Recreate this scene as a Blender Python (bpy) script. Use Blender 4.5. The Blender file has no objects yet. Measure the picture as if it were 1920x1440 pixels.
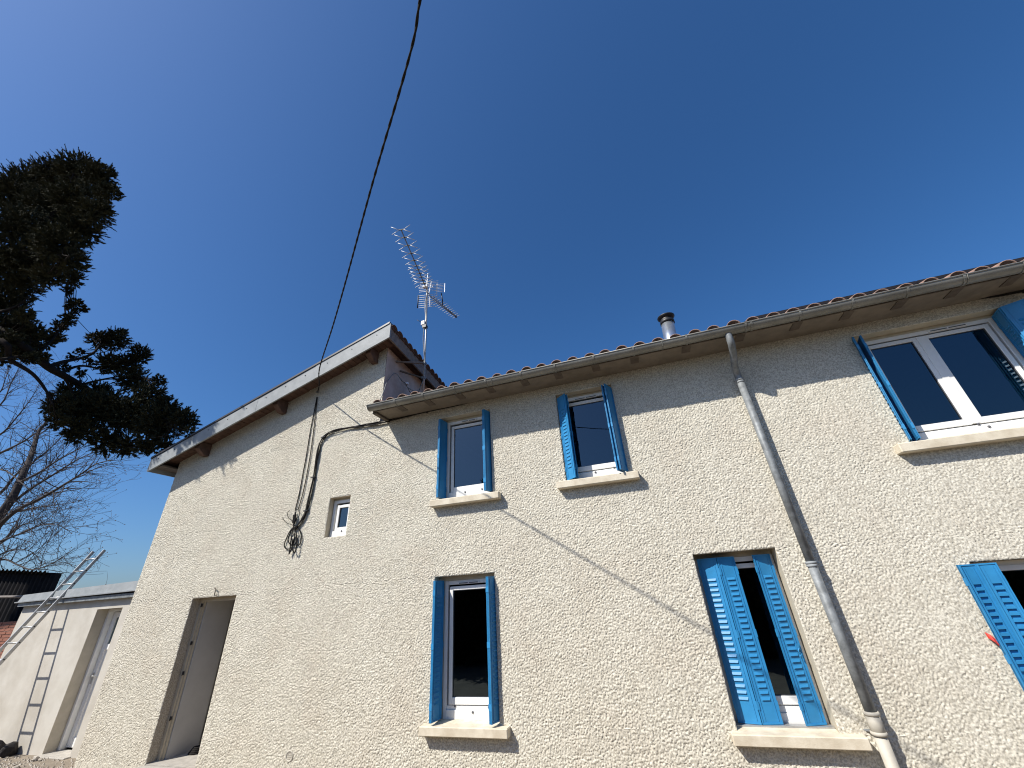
import bpy, bmesh, math, random
import numpy as np
from mathutils import Vector, Matrix

random.seed(11)
np.random.seed(11)
scene = bpy.context.scene
C = scene.collection
R = math.radians

# ---------------------------------------------------------------- camera, sky, sun, exposure
cam_data = bpy.data.cameras.new('camera')
cam = bpy.data.objects.new('camera', cam_data)
C.objects.link(cam)
right = (0.94586812, 0.31917727, -0.05881639)
down = (-0.19984204, 0.42997960, -0.88044347)
fwd = (-0.25572770, 0.84453740, 0.47048903)
cam.matrix_world = Matrix(((right[0], -down[0], -fwd[0], 0.0),
                           (right[1], -down[1], -fwd[1], -5.8),
                           (right[2], -down[2], -fwd[2], 1.9),
                           (0, 0, 0, 1)))
cam_data.sensor_fit = 'HORIZONTAL'
cam_data.sensor_width = 36.0
cam_data.lens = 13.7296
cam_data.clip_start = 0.05
cam_data.clip_end = 6000
scene.camera = cam

SUN = Vector((0.82, 1.0, -1.33)).normalized()          # the way the light travels
world = bpy.data.worlds.new('World')
scene.world = world
world.use_nodes = True
wn = world.node_tree
wn.nodes.clear()
sky = wn.nodes.new('ShaderNodeTexSky')
sky.sky_type = 'NISHITA'
sky.sun_disc = False
sky.sun_elevation = math.asin(-SUN.z)
sky.sun_rotation = math.atan2(-SUN.x, -SUN.y)
sky.altitude = 0
sky.air_density = 1.0
sky.dust_density = 1.6
sky.ozone_density = 10.0
bg = wn.nodes.new('ShaderNodeBackground')
bg.inputs['Strength'].default_value = 0.092
wo = wn.nodes.new('ShaderNodeOutputWorld')
sat = wn.nodes.new('ShaderNodeHueSaturation')
sat.inputs['Saturation'].default_value = 1.12
wn.links.new(sky.outputs[0], sat.inputs['Color'])
wn.links.new(sat.outputs[0], bg.inputs[0])
wn.links.new(bg.outputs[0], wo.inputs[0])

sun_data = bpy.data.lights.new('sun', 'SUN')
sun_data.energy = 4.6
sun_data.angle = R(0.5)
sun_data.color = (1.0, 0.955, 0.88)
sun = bpy.data.objects.new('sun', sun_data)
C.objects.link(sun)
sun.rotation_euler = SUN.to_track_quat('-Z', 'Y').to_euler()
sun.location = (-8, -10, 14)

scene.cycles.filter_width = 1.1
scene.view_settings.view_transform = 'Standard'
scene.view_settings.look = 'None'
scene.view_settings.exposure = 0.55
scene.view_settings.gamma = 1.0
scene.view_settings.use_curve_mapping = False

# ---------------------------------------------------------------- materials
def mat(name, color, rough=0.6, metallic=0.0, noise=0.0, nscale=8.0, bump=0.0, bscale=60.0, bdist=0.004,
        color2=None, spec=0.5, detail=5.0):
    m = bpy.data.materials.new(name)
    m.use_nodes = True
    nt = m.node_tree
    p = nt.nodes['Principled BSDF']
    p.inputs['Roughness'].default_value = rough
    p.inputs['Metallic'].default_value = metallic
    p.inputs['Specular IOR Level'].default_value = spec
    tc = nt.nodes.new('ShaderNodeTexCoord')
    if color2 is None:
        color2 = tuple(c * (1 - noise) for c in color)
    n = nt.nodes.new('ShaderNodeTexNoise')
    n.inputs['Scale'].default_value = nscale
    n.inputs['Detail'].default_value = detail
    n.inputs['Roughness'].default_value = 0.62
    nt.links.new(tc.outputs['Object'], n.inputs['Vector'])
    ramp = nt.nodes.new('ShaderNodeValToRGB')
    ramp.color_ramp.elements[0].position = 0.36
    ramp.color_ramp.elements[1].position = 0.64
    ramp.color_ramp.elements[0].color = (*color2, 1)
    ramp.color_ramp.elements[1].color = (*color, 1)
    nt.links.new(n.outputs['Fac'], ramp.inputs[0])
    nt.links.new(ramp.outputs[0], p.inputs['Base Color'])
    if bump > 0:
        n2 = nt.nodes.new('ShaderNodeTexNoise')
        n2.inputs['Scale'].default_value = bscale
        n2.inputs['Detail'].default_value = 4
        nt.links.new(tc.outputs['Object'], n2.inputs['Vector'])
        b = nt.nodes.new('ShaderNodeBump')
        b.inputs['Strength'].default_value = bump
        b.inputs['Distance'].default_value = bdist
        nt.links.new(n2.outputs['Fac'], b.inputs['Height'])
        nt.links.new(b.outputs[0], p.inputs['Normal'])
    return m


def stucco(name, colour, pale, relief=False):
    """cream render; the lumps are geometry (or, where relief is set, bump), this adds sand grain and patchy colour"""
    m = bpy.data.materials.new(name)
    m.use_nodes = True
    nt = m.node_tree
    L = nt.links.new
    p = nt.nodes['Principled BSDF']
    p.inputs['Roughness'].default_value = 0.9
    p.inputs['Specular IOR Level'].default_value = 0.2
    tc = nt.nodes.new('ShaderNodeTexCoord')
    n2 = nt.nodes.new('ShaderNodeTexNoise')
    n2.inputs['Scale'].default_value = 60 if relief else 210
    n2.inputs['Detail'].default_value = 3
    L(tc.outputs['Object'], n2.inputs['Vector'])
    b = nt.nodes.new('ShaderNodeBump')
    b.inputs['Strength'].default_value = 0.8
    b.inputs['Distance'].default_value = 0.012 if relief else 0.003
    L(n2.outputs['Fac'], b.inputs['Height'])
    L(b.outputs[0], p.inputs['Normal'])
    n3 = nt.nodes.new('ShaderNodeTexNoise')
    n3.inputs['Scale'].default_value = 1.3
    n3.inputs['Detail'].default_value = 8
    n3.inputs['Roughness'].default_value = 0.6
    L(tc.outputs['Object'], n3.inputs['Vector'])
    r3 = nt.nodes.new('ShaderNodeValToRGB')
    r3.color_ramp.elements[0].position = 0.34
    r3.color_ramp.elements[1].position = 0.66
    r3.color_ramp.elements[0].color = (*colour, 1)
    r3.color_ramp.elements[1].color = (*pale, 1)
    mid = r3.color_ramp.elements.new(0.5)
    mid.color = (colour[0] * 1.03, (colour[1] + pale[1]) / 2, (colour[2] + pale[2]) / 2, 1)
    L(n3.outputs['Fac'], r3.inputs[0])
    n4 = nt.nodes.new('ShaderNodeTexNoise')             # grains of two sands
    n4.inputs['Scale'].default_value = 62
    n4.inputs['Detail'].default_value = 2
    L(tc.outputs['Object'], n4.inputs['Vector'])
    r4 = nt.nodes.new('ShaderNodeValToRGB')
    r4.color_ramp.elements[0].position = 0.38
    r4.color_ramp.elements[1].position = 0.60
    r4.color_ramp.elements[0].color = (0.68, 0.665, 0.645, 1)
    r4.color_ramp.elements[1].color = (1.09, 1.09, 1.09, 1)
    L(n4.outputs['Fac'], r4.inputs[0])
    mx = nt.nodes.new('ShaderNodeMix')
    mx.data_type = 'RGBA'
    mx.blend_type = 'MULTIPLY'
    mx.inputs['Factor'].default_value = 1.0
    L(r3.outputs[0], mx.inputs['A'])
    L(r4.outputs[0], mx.inputs['B'])
    L(mx.outputs['Result'], p.inputs['Base Color'])
    return m


def glass(name, tint=(0.66, 0.86, 1.0), boost=2.5):
    m = bpy.data.materials.new(name)
    m.use_nodes = True
    nt = m.node_tree
    nt.nodes.clear()
    L = nt.links.new
    out = nt.nodes.new('ShaderNodeOutputMaterial')
    tr = nt.nodes.new('ShaderNodeBsdfTransparent')
    tr.inputs[0].default_value = (0.45, 0.5, 0.52, 1)
    gl = nt.nodes.new('ShaderNodeBsdfGlossy')
    gl.inputs['Roughness'].default_value = 0.0
    gl.inputs[0].default_value = (*tint, 1)
    fr = nt.nodes.new('ShaderNodeFresnel')
    fr.inputs['IOR'].default_value = 1.5
    mu = nt.nodes.new('ShaderNodeMath')
    mu.operation = 'MULTIPLY'
    mu.use_clamp = True
    mu.inputs[1].default_value = boost                 # four faces of a double pane
    mx = nt.nodes.new('ShaderNodeMixShader')
    L(fr.outputs[0], mu.inputs[0])
    L(mu.outputs[0], mx.inputs[0])
    L(tr.outputs[0], mx.inputs[1])
    L(gl.outputs[0], mx.inputs[2])
    L(mx.outputs[0], out.inputs[0])
    return m


M = {}
M['stucco'] = stucco('rough_cream_render', (0.572, 0.527, 0.437), (0.615, 0.58, 0.49))
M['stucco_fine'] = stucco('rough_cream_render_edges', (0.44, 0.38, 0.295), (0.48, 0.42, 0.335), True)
M['render'] = mat('smooth_cream_render', (0.52, 0.455, 0.34), 0.85, noise=0.12, nscale=14, bump=0.35, bscale=180)
M['pink'] = mat('old_pinkish_render', (0.58, 0.475, 0.41), 0.9, color2=(0.43, 0.34, 0.285), nscale=3, bump=0.4, bscale=60)
M['annexe'] = mat('fine_grey_render', (0.52, 0.49, 0.43), 0.9, color2=(0.42, 0.385, 0.325), nscale=1.6, bump=0.5, bscale=130)
M['annexe_in'] = mat('reveal_render', (0.48, 0.43, 0.345), 0.9, noise=0.12, nscale=6, bump=0.3, bscale=120)
M['sill'] = mat('cream_sill_stone', (0.64, 0.575, 0.45), 0.8, color2=(0.50, 0.43, 0.32), nscale=6, bump=0.35, bscale=120)
M['pvc'] = mat('white_window_plastic', (0.78, 0.77, 0.735), 0.32, noise=0.04, nscale=12)
M['pvc_line'] = mat('grey_gasket', (0.10, 0.10, 0.11), 0.6)
M['blue'] = mat('blue_shutter_paint', (0.030, 0.225, 0.465), 0.42, color2=(0.026, 0.19, 0.395), nscale=5, spec=0.35, bump=0.08, bscale=30)
M['glass'] = glass('window_glass')
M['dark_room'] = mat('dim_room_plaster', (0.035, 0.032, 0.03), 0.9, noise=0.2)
M['room'] = mat('grey_room_plaster', (0.50, 0.48, 0.45), 0.9, noise=0.08, nscale=4)
M['zinc'] = mat('zinc_sheet', (0.285, 0.30, 0.305), 0.6, metallic=0.0, spec=0.3, color2=(0.225, 0.24, 0.245), nscale=5, bump=0.12, bscale=12)
M['zinc_old'] = mat('weathered_zinc', (0.25, 0.265, 0.27), 0.6, metallic=0.2, color2=(0.13, 0.138, 0.14), nscale=11, bump=0.15, bscale=25)
M['gutter'] = mat('weathered_gutter_zinc', (0.24, 0.235, 0.21), 0.5, metallic=0.3, color2=(0.17, 0.165, 0.145), nscale=4, bump=0.1, bscale=20)
M['alu'] = mat('aluminium', (0.46, 0.455, 0.44), 0.45, metallic=0.6, noise=0.15, nscale=20)
M['steel'] = mat('bright_flue_steel', (0.62, 0.66, 0.70), 0.28, metallic=0.85, noise=0.12, nscale=10)
M['black'] = mat('black_paint', (0.018, 0.018, 0.02), 0.5, noise=0.3)
M['cable'] = mat('black_cable_sheath', (0.020, 0.018, 0.017), 0.85, noise=0.3, nscale=40, spec=0.15)
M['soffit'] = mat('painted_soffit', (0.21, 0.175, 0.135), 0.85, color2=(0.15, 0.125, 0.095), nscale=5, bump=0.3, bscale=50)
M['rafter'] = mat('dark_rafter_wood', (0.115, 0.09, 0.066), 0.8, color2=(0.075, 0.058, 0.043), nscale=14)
M['wood'] = mat('brown_boards', (0.125, 0.068, 0.045), 0.75, color2=(0.07, 0.038, 0.026), nscale=10, bump=0.3, bscale=70)
M['greywood'] = mat('weathered_grey_wood', (0.23, 0.20, 0.175), 0.85, color2=(0.14, 0.12, 0.105), nscale=12, bump=0.4, bscale=60)
M['tile'] = mat('pale_clay_tile', (0.33, 0.21, 0.165), 0.85, color2=(0.20, 0.125, 0.095), nscale=9, bump=0.3, bscale=60)
M['tile_dark'] = mat('old_clay_tile', (0.12, 0.07, 0.052), 0.9, color2=(0.065, 0.04, 0.032), nscale=9, bump=0.3, bscale=60)
M['panel'] = mat('dark_panel', (0.025, 0.020, 0.022), 0.45, noise=0.3)
M['concrete'] = mat('pale_concrete', (0.42, 0.39, 0.34), 0.9, noise=0.25, nscale=10, bump=0.5, bscale=60)
M['earth'] = mat('dusty_ground', (0.235, 0.195, 0.145), 0.95, color2=(0.17, 0.14, 0.105), nscale=3, bump=0.6, bscale=40, bdist=0.02)
M['bark'] = mat('conifer_bark', (0.024, 0.018, 0.015), 0.95, spec=0.1, color2=(0.014, 0.011, 0.009), nscale=20, bump=0.6, bscale=50)
M['twig'] = mat('bare_twig_bark', (0.055, 0.045, 0.042), 0.95, color2=(0.035, 0.028, 0.027), nscale=10)
M['needle'] = mat('dark_conifer_foliage', (0.055, 0.052, 0.026), 0.85, color2=(0.026, 0.030, 0.017), nscale=2.6, spec=0.15)
M['bud'] = mat('brown_buds', (0.10, 0.065, 0.05), 0.9, noise=0.3)
M['iron'] = mat('dark_corrugated_iron', (0.012, 0.013, 0.016), 0.9, spec=0.1, color2=(0.022, 0.020, 0.020), nscale=3)  # iron sheet in a near-black tone, mottled at random
M['brick'] = mat('red_brick', (0.30, 0.115, 0.07), 0.9, color2=(0.18, 0.075, 0.05), nscale=7, bump=0.4, bscale=50)
M['mortar'] = mat('lime_mortar', (0.30, 0.25, 0.20), 0.95, noise=0.3, nscale=20)
M['stone'] = mat('pale_rubble', (0.42, 0.385, 0.33), 0.95, color2=(0.28, 0.245, 0.20), nscale=8, bump=0.6, bscale=40, bdist=0.01)
M['soot'] = mat('dark_rubble', (0.035, 0.03, 0.028), 0.9, noise=0.5, nscale=12, bump=0.6, bscale=40, bdist=0.01)
M['hill'] = mat('hazy_wooded_hill', (0.09, 0.115, 0.12), 0.95, color2=(0.07, 0.09, 0.095), nscale=0.05)  # distance haze painted in as a bluish tone
M['red'] = mat('red_tape', (0.65, 0.05, 0.03), 0.5, noise=0.1)
M['pipe_paint'] = mat('cream_painted_pipe', (0.50, 0.46, 0.38), 0.6, color2=(0.40, 0.37, 0.31), nscale=6)
M['rod'] = mat('pale_antenna_rod', (0.66, 0.68, 0.70), 0.5, metallic=0.15, noise=0.06)
M['white_box'] = mat('white_plastic_box', (0.7, 0.7, 0.7), 0.4, noise=0.05)

# ---------------------------------------------------------------- mesh helpers
class MB:
    """collects vertices and faces; build() links them as one mesh object"""
    def __init__(self):
        self.v, self.f, self.s, self.mi = [], [], [], []

    def add(self, verts, faces, smooth=False, mi=0):
        o = len(self.v)
        self.v += [tuple(p) for p in verts]
        for fc in faces:
            self.f.append(tuple(i + o for i in fc))
            self.s.append(smooth)
            self.mi.append(mi)
        return self

    def quad(self, a, b, c, d, mi=0):
        return self.add((a, b, c, d), ((0, 1, 2, 3),), False, mi)

    def hexa(self, p, mi=0):
        # p: bottom 4 (ccw from above) then top 4
        return self.add(p, ((3, 2, 1, 0), (4, 5, 6, 7), (0, 1, 5, 4), (1, 2, 6, 5), (2, 3, 7, 6), (3, 0, 4, 7)), False, mi)

    def box(self, x0, x1, y0, y1, z0, z1, mi=0):
        return self.hexa(((x0, y0, z0), (x1, y0, z0), (x1, y1, z0), (x0, y1, z0),
                          (x0, y0, z1), (x1, y0, z1), (x1, y1, z1), (x0, y1, z1)), mi)

    def bar(self, a, b, w, h, up=(0, 0, 1), mi=0):
        a, b = Vector(a), Vector(b)
        d = (b - a).normalized()
        s = d.cross(Vector(up))
        if s.length < 1e-5:
            s = d.cross(Vector((1, 0, 0)))
        s.normalize()
        u = s.cross(d).normalized()
        s *= w / 2
        u *= h / 2
        return self.hexa((a - s - u, a + s - u, b + s - u, b - s - u, a - s + u, a + s + u, b + s + u, b - s + u), mi)

    def tube(self, path, r, n=8, smooth=True, caps=True, mi=0):
        P = [Vector(p[:3]) for p in path]
        k = len(P)
        rr = list(r) if isinstance(r, (list, tuple)) else [r] * k
        verts = []
        prev = None
        for i in range(k):
            d = (P[min(i + 1, k - 1)] - P[max(i - 1, 0)])
            if d.length < 1e-9:
                d = Vector((0, 0, 1))
            d.normalize()
            if prev is None:
                s = d.cross(Vector((0, 0, 1)))
                if s.length < 0.1:
                    s = d.cross(Vector((1, 0, 0)))
            else:
                s = prev - d * prev.dot(d)
                if s.length < 1e-6:
                    s = d.cross(Vector((1, 0, 0)))
            s.normalize()
            prev = s
            u = d.cross(s)
            for j in range(n):
                a = 2 * math.pi * j / n
                verts.append(P[i] + (s * math.cos(a) + u * math.sin(a)) * rr[i])
        faces = [(i * n + j, i * n + (j + 1) % n, (i + 1) * n + (j + 1) % n, (i + 1) * n + j)
                 for i in range(k - 1) for j in range(n)]
        self.add(verts, faces, smooth, mi)
        if caps:
            o = len(self.v) - k * n
            self.f.append(tuple(o + j for j in reversed(range(n)))); self.s.append(False); self.mi.append(mi)
            self.f.append(tuple(o + (k - 1) * n + j for j in range(n))); self.s.append(False); self.mi.append(mi)
        return self

    def lathe(self, prof, centre, n=24, smooth=True, mi=0):
        cx, cy, cz = centre
        verts, faces = [], []
        for r_, z_ in prof:
            for j in range(n):
                a = 2 * math.pi * j / n
                verts.append((cx + r_ * math.cos(a), cy + r_ * math.sin(a), cz + z_))
        for i in range(len(prof) - 1):
            for j in range(n):
                faces.append((i * n + j, i * n + (j + 1) % n, (i + 1) * n + (j + 1) % n, (i + 1) * n + j))
        return self.add(verts, faces, smooth, mi)

    def mesh(self, name, mats):
        me = bpy.data.meshes.new(name)
        me.from_pydata(self.v, [], self.f)
        for m in mats:
            me.materials.append(m)
        me.polygons.foreach_set('use_smooth', self.s)
        me.polygons.foreach_set('material_index', self.mi)
        me.update()
        return me

    def build(self, name, mats, parent=None, bevel=0.0, fix=False):
        if not isinstance(mats, (list, tuple)):
            mats = [mats]
        me = self.mesh(name, mats)
        if bevel or fix:
            bm = bmesh.new()
            bm.from_mesh(me)
            if fix:
                bmesh.ops.recalc_face_normals(bm, faces=bm.faces)
            if bevel:
                bmesh.ops.bevel(bm, geom=[e for e in bm.edges if len(e.link_faces) == 2 and e.calc_face_angle(0) > 0.5],
                                offset=bevel, segments=1, affect='EDGES', clamp_overlap=True)
            bm.to_mesh(me)
            bm.free()
        return link(name, me, parent)


def base_of(o):
    v = Vector((0, 0, 0))
    while o is not None:
        v += Vector(o.location)
        o = o.parent
    return v


def link(name, me, parent=None, loc=None, rot=None):
    o = bpy.data.objects.new(name, me)
    C.objects.link(o)
    p = Vector(loc) if loc is not None else Vector((0, 0, 0))
    if parent is not None:
        o.parent = parent
        p = p - base_of(parent)
    o.location = p
    if rot is not None:
        o.rotation_euler = rot
    return o


def thing(name, label, cat, loc, group=None):
    o = bpy.data.objects.new(name, None)
    C.objects.link(o)
    o.location = loc
    o.empty_display_size = 0.3
    o['label'] = label
    o['category'] = cat
    if group:
        o['group'] = group
    return o


def tag(o, label, cat, group=None):
    o['label'] = label
    o['category'] = cat
    if group:
        o['group'] = group
    return o


def smooth_path(pts, sub=4):
    P = [Vector(p[:3]) for p in pts]
    ra = [p[3] if len(p) > 3 else None for p in pts]
    out, rr = [], []
    for i in range(len(P) - 1):
        p0, p1, p2, p3 = P[max(i - 1, 0)], P[i], P[i + 1], P[min(i + 2, len(P) - 1)]
        for k in range(sub):
            t = k / sub
            out.append(0.5 * ((2 * p1) + (-p0 + p2) * t + (2 * p0 - 5 * p1 + 4 * p2 - p3) * t * t + (-p0 + 3 * p1 - 3 * p2 + p3) * t ** 3))
            if ra[i] is not None:
                rr.append(ra[i] * (1 - t) + ra[i + 1] * t)
    out.append(P[-1])
    if ra[-1] is not None:
        rr.append(ra[-1])
    return (out, rr) if rr else out
# measured positions (metres): cables, foliage clumps and branches
BUNDLE = [(-4.225, -0.03, 4.878), (-4.495, -0.03, 4.88), (-4.675, -0.03, 4.886), (-4.919, -0.03, 4.904), (-5.166, -0.03, 4.911), (-5.391, -0.03, 4.907), (-5.563, -0.03, 4.882), (-5.69, -0.03, 4.815), (-5.754, -0.03, 4.693), (-5.77, -0.03, 4.587), (-5.771, -0.03, 4.415), (-5.77, -0.03, 4.237), (-5.762, -0.03, 4.031), (-5.766, -0.03, 3.832), (-5.776, -0.03, 3.61), (-5.793, -0.03, 3.423), (-5.835, -0.03, 3.297), (-5.905, -0.03, 3.195), (-5.996, -0.03, 3.132)]
DROP_A = [(-6.077, -0.02, 5.794), (-6.076, -0.02, 5.412), (-6.064, -0.02, 4.998), (-6.052, -0.02, 4.549), (-6.041, -0.02, 4.124), (-6.044, -0.02, 3.771), (-6.063, -0.02, 3.455)]
DROP_B = [(-6.058, -0.025, 5.788), (-6.022, -0.025, 5.436), (-5.989, -0.025, 5.04), (-5.953, -0.025, 4.586), (-5.945, -0.025, 4.16), (-5.949, -0.025, 3.758), (-5.988, -0.025, 3.464)]
LOOPS = [[(-5.988, -0.03, 3.194), (-6.081, -0.03, 3.095), (-6.123, -0.03, 2.982), (-6.143, -0.03, 2.878), (-6.078, -0.03, 2.811), (-5.975, -0.03, 2.82), (-5.942, -0.03, 2.922), (-5.965, -0.03, 3.057)], [(-5.988, -0.03, 3.194), (-6.05, -0.03, 3.065), (-6.07, -0.03, 2.96), (-5.974, -0.03, 2.863), (-5.876, -0.03, 2.889), (-5.917, -0.03, 3.052)], [(-5.988, -0.03, 3.194), (-5.99, -0.03, 2.97), (-5.972, -0.03, 2.811), (-5.971, -0.03, 2.716), (-5.937, -0.03, 2.808), (-5.93, -0.03, 2.964)], [(-5.988, -0.03, 3.194), (-5.892, -0.03, 3.05), (-5.835, -0.03, 2.912), (-5.826, -0.03, 2.781), (-5.848, -0.03, 2.732), (-5.913, -0.03, 2.806), (-5.954, -0.03, 2.967)], [(-5.951, -0.03, 3.191), (-5.839, -0.03, 3.071), (-5.791, -0.03, 2.969), (-5.793, -0.03, 2.882), (-5.843, -0.03, 2.852), (-5.917, -0.03, 3.007)], [(-6.017, -0.03, 3.261), (-6.143, -0.03, 3.33), (-6.204, -0.03, 3.421), (-6.168, -0.03, 3.474)], [(-5.977, -0.03, 3.294), (-5.905, -0.03, 3.342), (-5.924, -0.03, 3.418), (-5.998, -0.03, 3.474)], [(-6.0, -0.03, 3.196), (-6.145, -0.03, 3.247), (-6.236, -0.03, 3.312), (-6.274, -0.03, 3.363)]]
EAVE_CABLE = [(-4.229, -0.025, 4.881), (-3.863, -0.025, 4.898), (-3.417, -0.025, 4.912), (-2.878, -0.025, 4.915), (-2.358, -0.025, 4.934), (-1.759, -0.025, 4.957), (-1.278, -0.025, 4.969), (-0.974, -0.025, 4.936), (-0.459, -0.025, 4.954), (-0.028, -0.025, 4.987), (0.383, -0.025, 4.942), (0.799, -0.025, 4.986), (1.274, -0.025, 4.976), (1.69, -0.025, 4.957), (2.085, -0.025, 4.965), (2.478, -0.025, 4.965), (2.908, -0.025, 4.959), (3.303, -0.025, 4.955), (3.795, -0.025, 4.953), (4.167, -0.025, 4.955), (4.499, -0.025, 4.948), (4.818, -0.025, 4.915), (5.133, -0.025, 4.898)]
OVERHEAD = [(-6.08, -0.02, 5.9), (-5.75, -0.33, 5.862), (-5.23, -0.89, 5.83), (-4.12, -1.84, 5.825), (-3.24, -2.61, 5.85), (-2.06, -3.66, 5.88), (-1.08, -4.51, 5.91), (-0.71, -4.89, 5.95), (0.6, -6.05, 6.06), (3, -8.2, 6.3), (7, -11.8, 6.8), (12, -16.3, 7.6)]
CLUMPS = [(-15.209, -3.263, 12.599, 0.558), (-15.757, -2.989, 13.714, 0.609), (-13.943, -3.031, 13.085, 0.535), (-13.079, -2.975, 13.014, 0.479), (-11.658, -2.97, 12.007, 0.351), (-10.061, -3.104, 10.419, 0.226), (-11.119, -3.117, 10.583, 0.478), (-13.08, -2.919, 11.351, 0.585), (-12.7, -3.258, 10.21, 0.525), (-10.195, -3.064, 9.883, 0.281), (-11.114, -2.881, 9.936, 0.345), (-11.148, -3.007, 9.299, 0.418), (-12.311, -2.919, 9.341, 0.493), (-12.725, -3.106, 9.156, 0.449), (-10.733, -2.817, 8.835, 0.254), (-14.031, -1.748, 10.492, 0.252), (-11.393, -2.818, 8.638, 0.253), (-13.73, -2.512, 9.358, 0.351), (-13.544, -2.594, 8.641, 0.416), (-13.111, -2.417, 7.931, 0.403), (-12.219, -2.559, 7.944, 0.194), (-12.627, -2.205, 7.858, 0.224), (-13.356, -1.726, 8.136, 0.199), (-13.865, -1.702, 9.982, 0.123), (-13.288, -1.628, 9.347, 0.179), (-13.121, -1.489, 9.255, 0.108), (-13.155, -1.612, 8.822, 0.15), (-13.931, -1.463, 8.946, 0.155), (-13.692, -1.511, 8.498, 0.185), (-13.928, -0.621, 9.045, 0.262), (-13.63, -0.424, 9.069, 0.293), (-13.85, -0.266, 9.483, 0.138), (-12.487, -0.247, 8.379, 0.246), (-12.86, -0.238, 8.18, 0.27), (-12.942, -0.572, 8.016, 0.297), (-13.821, -0.895, 8.433, 0.086), (-13.553, -1.089, 8.113, 0.083), (-12.994, -0.977, 7.919, 0.094), (-12.737, -1.087, 7.397, 0.101), (-12.644, -1.428, 7.347, 0.108), (-12.421, -0.158, 7.557, 0.326), (-11.38, -0.132, 7.347, 0.147), (-11.475, -0.118, 6.889, 0.325), (-10.655, -0.125, 6.417, 0.278), (-9.691, -0.214, 5.885, 0.253), (-9.048, -0.4, 5.401, 0.103), (-10.612, -0.13, 5.912, 0.428), (-11.574, -0.25, 6.332, 0.484), (-12.036, -0.58, 6.435, 0.472), (-12.371, -0.903, 6.37, 0.455), (-11.969, -1.436, 6.204, 0.259), (-11.765, -1.425, 5.806, 0.174), (-11.928, -0.914, 5.765, 0.289), (-11.683, -0.482, 5.604, 0.3), (-11.249, -0.259, 5.469, 0.239), (-10.578, -0.251, 5.36, 0.214), (-10.192, -0.122, 5.336, 0.162), (-12.659, -0.648, 6.98, 0.3), (-12.619, -1.143, 6.818, 0.216), (-12.491, -2.333, 7.344, 0.212), (-13.104, -2.249, 7.27, 0.196), (-12.031, -2.169, 7.041, 0.124), (-12.865, -1.995, 7.649, 0.144), (-12.797, -2.607, 7.427, 0.283), (-12.502, -1.839, 7.35, 0.092), (-12.433, -2.488, 7.459, 0.191), (-12.865, -2.14, 7.621, 0.182), (-12.714, -2.382, 7.331, 0.154), (-12.251, -2.011, 7.245, 0.119), (-12.537, -2.211, 7.259, 0.156)]
LIMBS = [[(-17.436, -3.0, 10.614, 0.13), (-13.65, -2.8, 8.284, 0.1), (-12.442, -2.4, 7.46, 0.08), (-12.409, -2.1, 7.319, 0.08), (-12.28, -1.8, 7.085, 0.08), (-12.24, -1.5, 6.991, 0.075), (-12.692, -1.0, 7.095, 0.075), (-12.394, -0.7, 6.869, 0.055), (-11.94, -0.35, 6.583, 0.035), (-10.914, -0.14, 6.175, 0.02), (-9.629, -0.2, 5.706, 0.01)], [(-12.28, -1.8, 7.085, 0.05), (-12.598, -1.5, 7.477, 0.04), (-13.355, -1.0, 8.047, 0.035), (-13.388, -0.8, 8.341, 0.03), (-13.547, -0.7, 8.744, 0.02)], [(-12.249, -1.6, 7.013, 0.035), (-13.161, -1.0, 7.768, 0.028), (-13.021, -0.65, 7.858, 0.022), (-12.724, -0.35, 8.084, 0.012)], [(-12.452, -2.0, 7.346, 0.03), (-13.014, -1.75, 8.027, 0.025), (-13.392, -1.6, 8.592, 0.02), (-13.574, -1.5, 9.098, 0.014), (-13.961, -1.4, 9.68, 0.008)], [(-12.655, -2.8, 7.267, 0.06), (-12.121, -2.4, 6.879, 0.045), (-11.867, -2.1, 6.661, 0.035), (-11.696, -1.85, 6.353, 0.025), (-11.452, -1.7, 5.986, 0.012)], [(-11.878, -2.6, 6.718, 0.04), (-12.119, -2.3, 7.044, 0.02), (-12.23, -2.0, 7.189, 0.012)], [(-12.692, -1.0, 7.095, 0.03), (-12.749, -0.65, 7.436, 0.024), (-12.453, -0.3, 7.658, 0.015), (-11.554, -0.13, 7.372, 0.008)], [(-12.24, -1.5, 6.991, 0.03), (-12.249, -1.15, 6.592, 0.02), (-11.939, -0.9, 6.012, 0.01)], [(-12.394, -0.7, 6.869, 0.03), (-11.8, -0.45, 6.156, 0.018), (-11.291, -0.3, 5.503, 0.008)], [(-14.933, -3.2, 8.865, 0.14), (-13.329, -3.2, 8.965, 0.1), (-13.064, -3.05, 9.856, 0.07), (-12.799, -3.0, 10.925, 0.045), (-12.597, -3.0, 12.082, 0.02), (-13.292, -3.0, 13.387, 0.008)], [(-13.064, -3.05, 9.856, 0.04), (-11.61, -3.0, 9.16, 0.028), (-10.341, -3.0, 8.664, 0.012)], [(-13.329, -3.2, 8.965, 0.05), (-14.299, -3.15, 11.022, 0.035), (-15.443, -3.15, 12.857, 0.015)], [(-13.65, -2.8, 8.284, 0.05), (-12.588, -2.7, 8.18, 0.03), (-12.349, -2.65, 8.45, 0.012)]]
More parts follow.
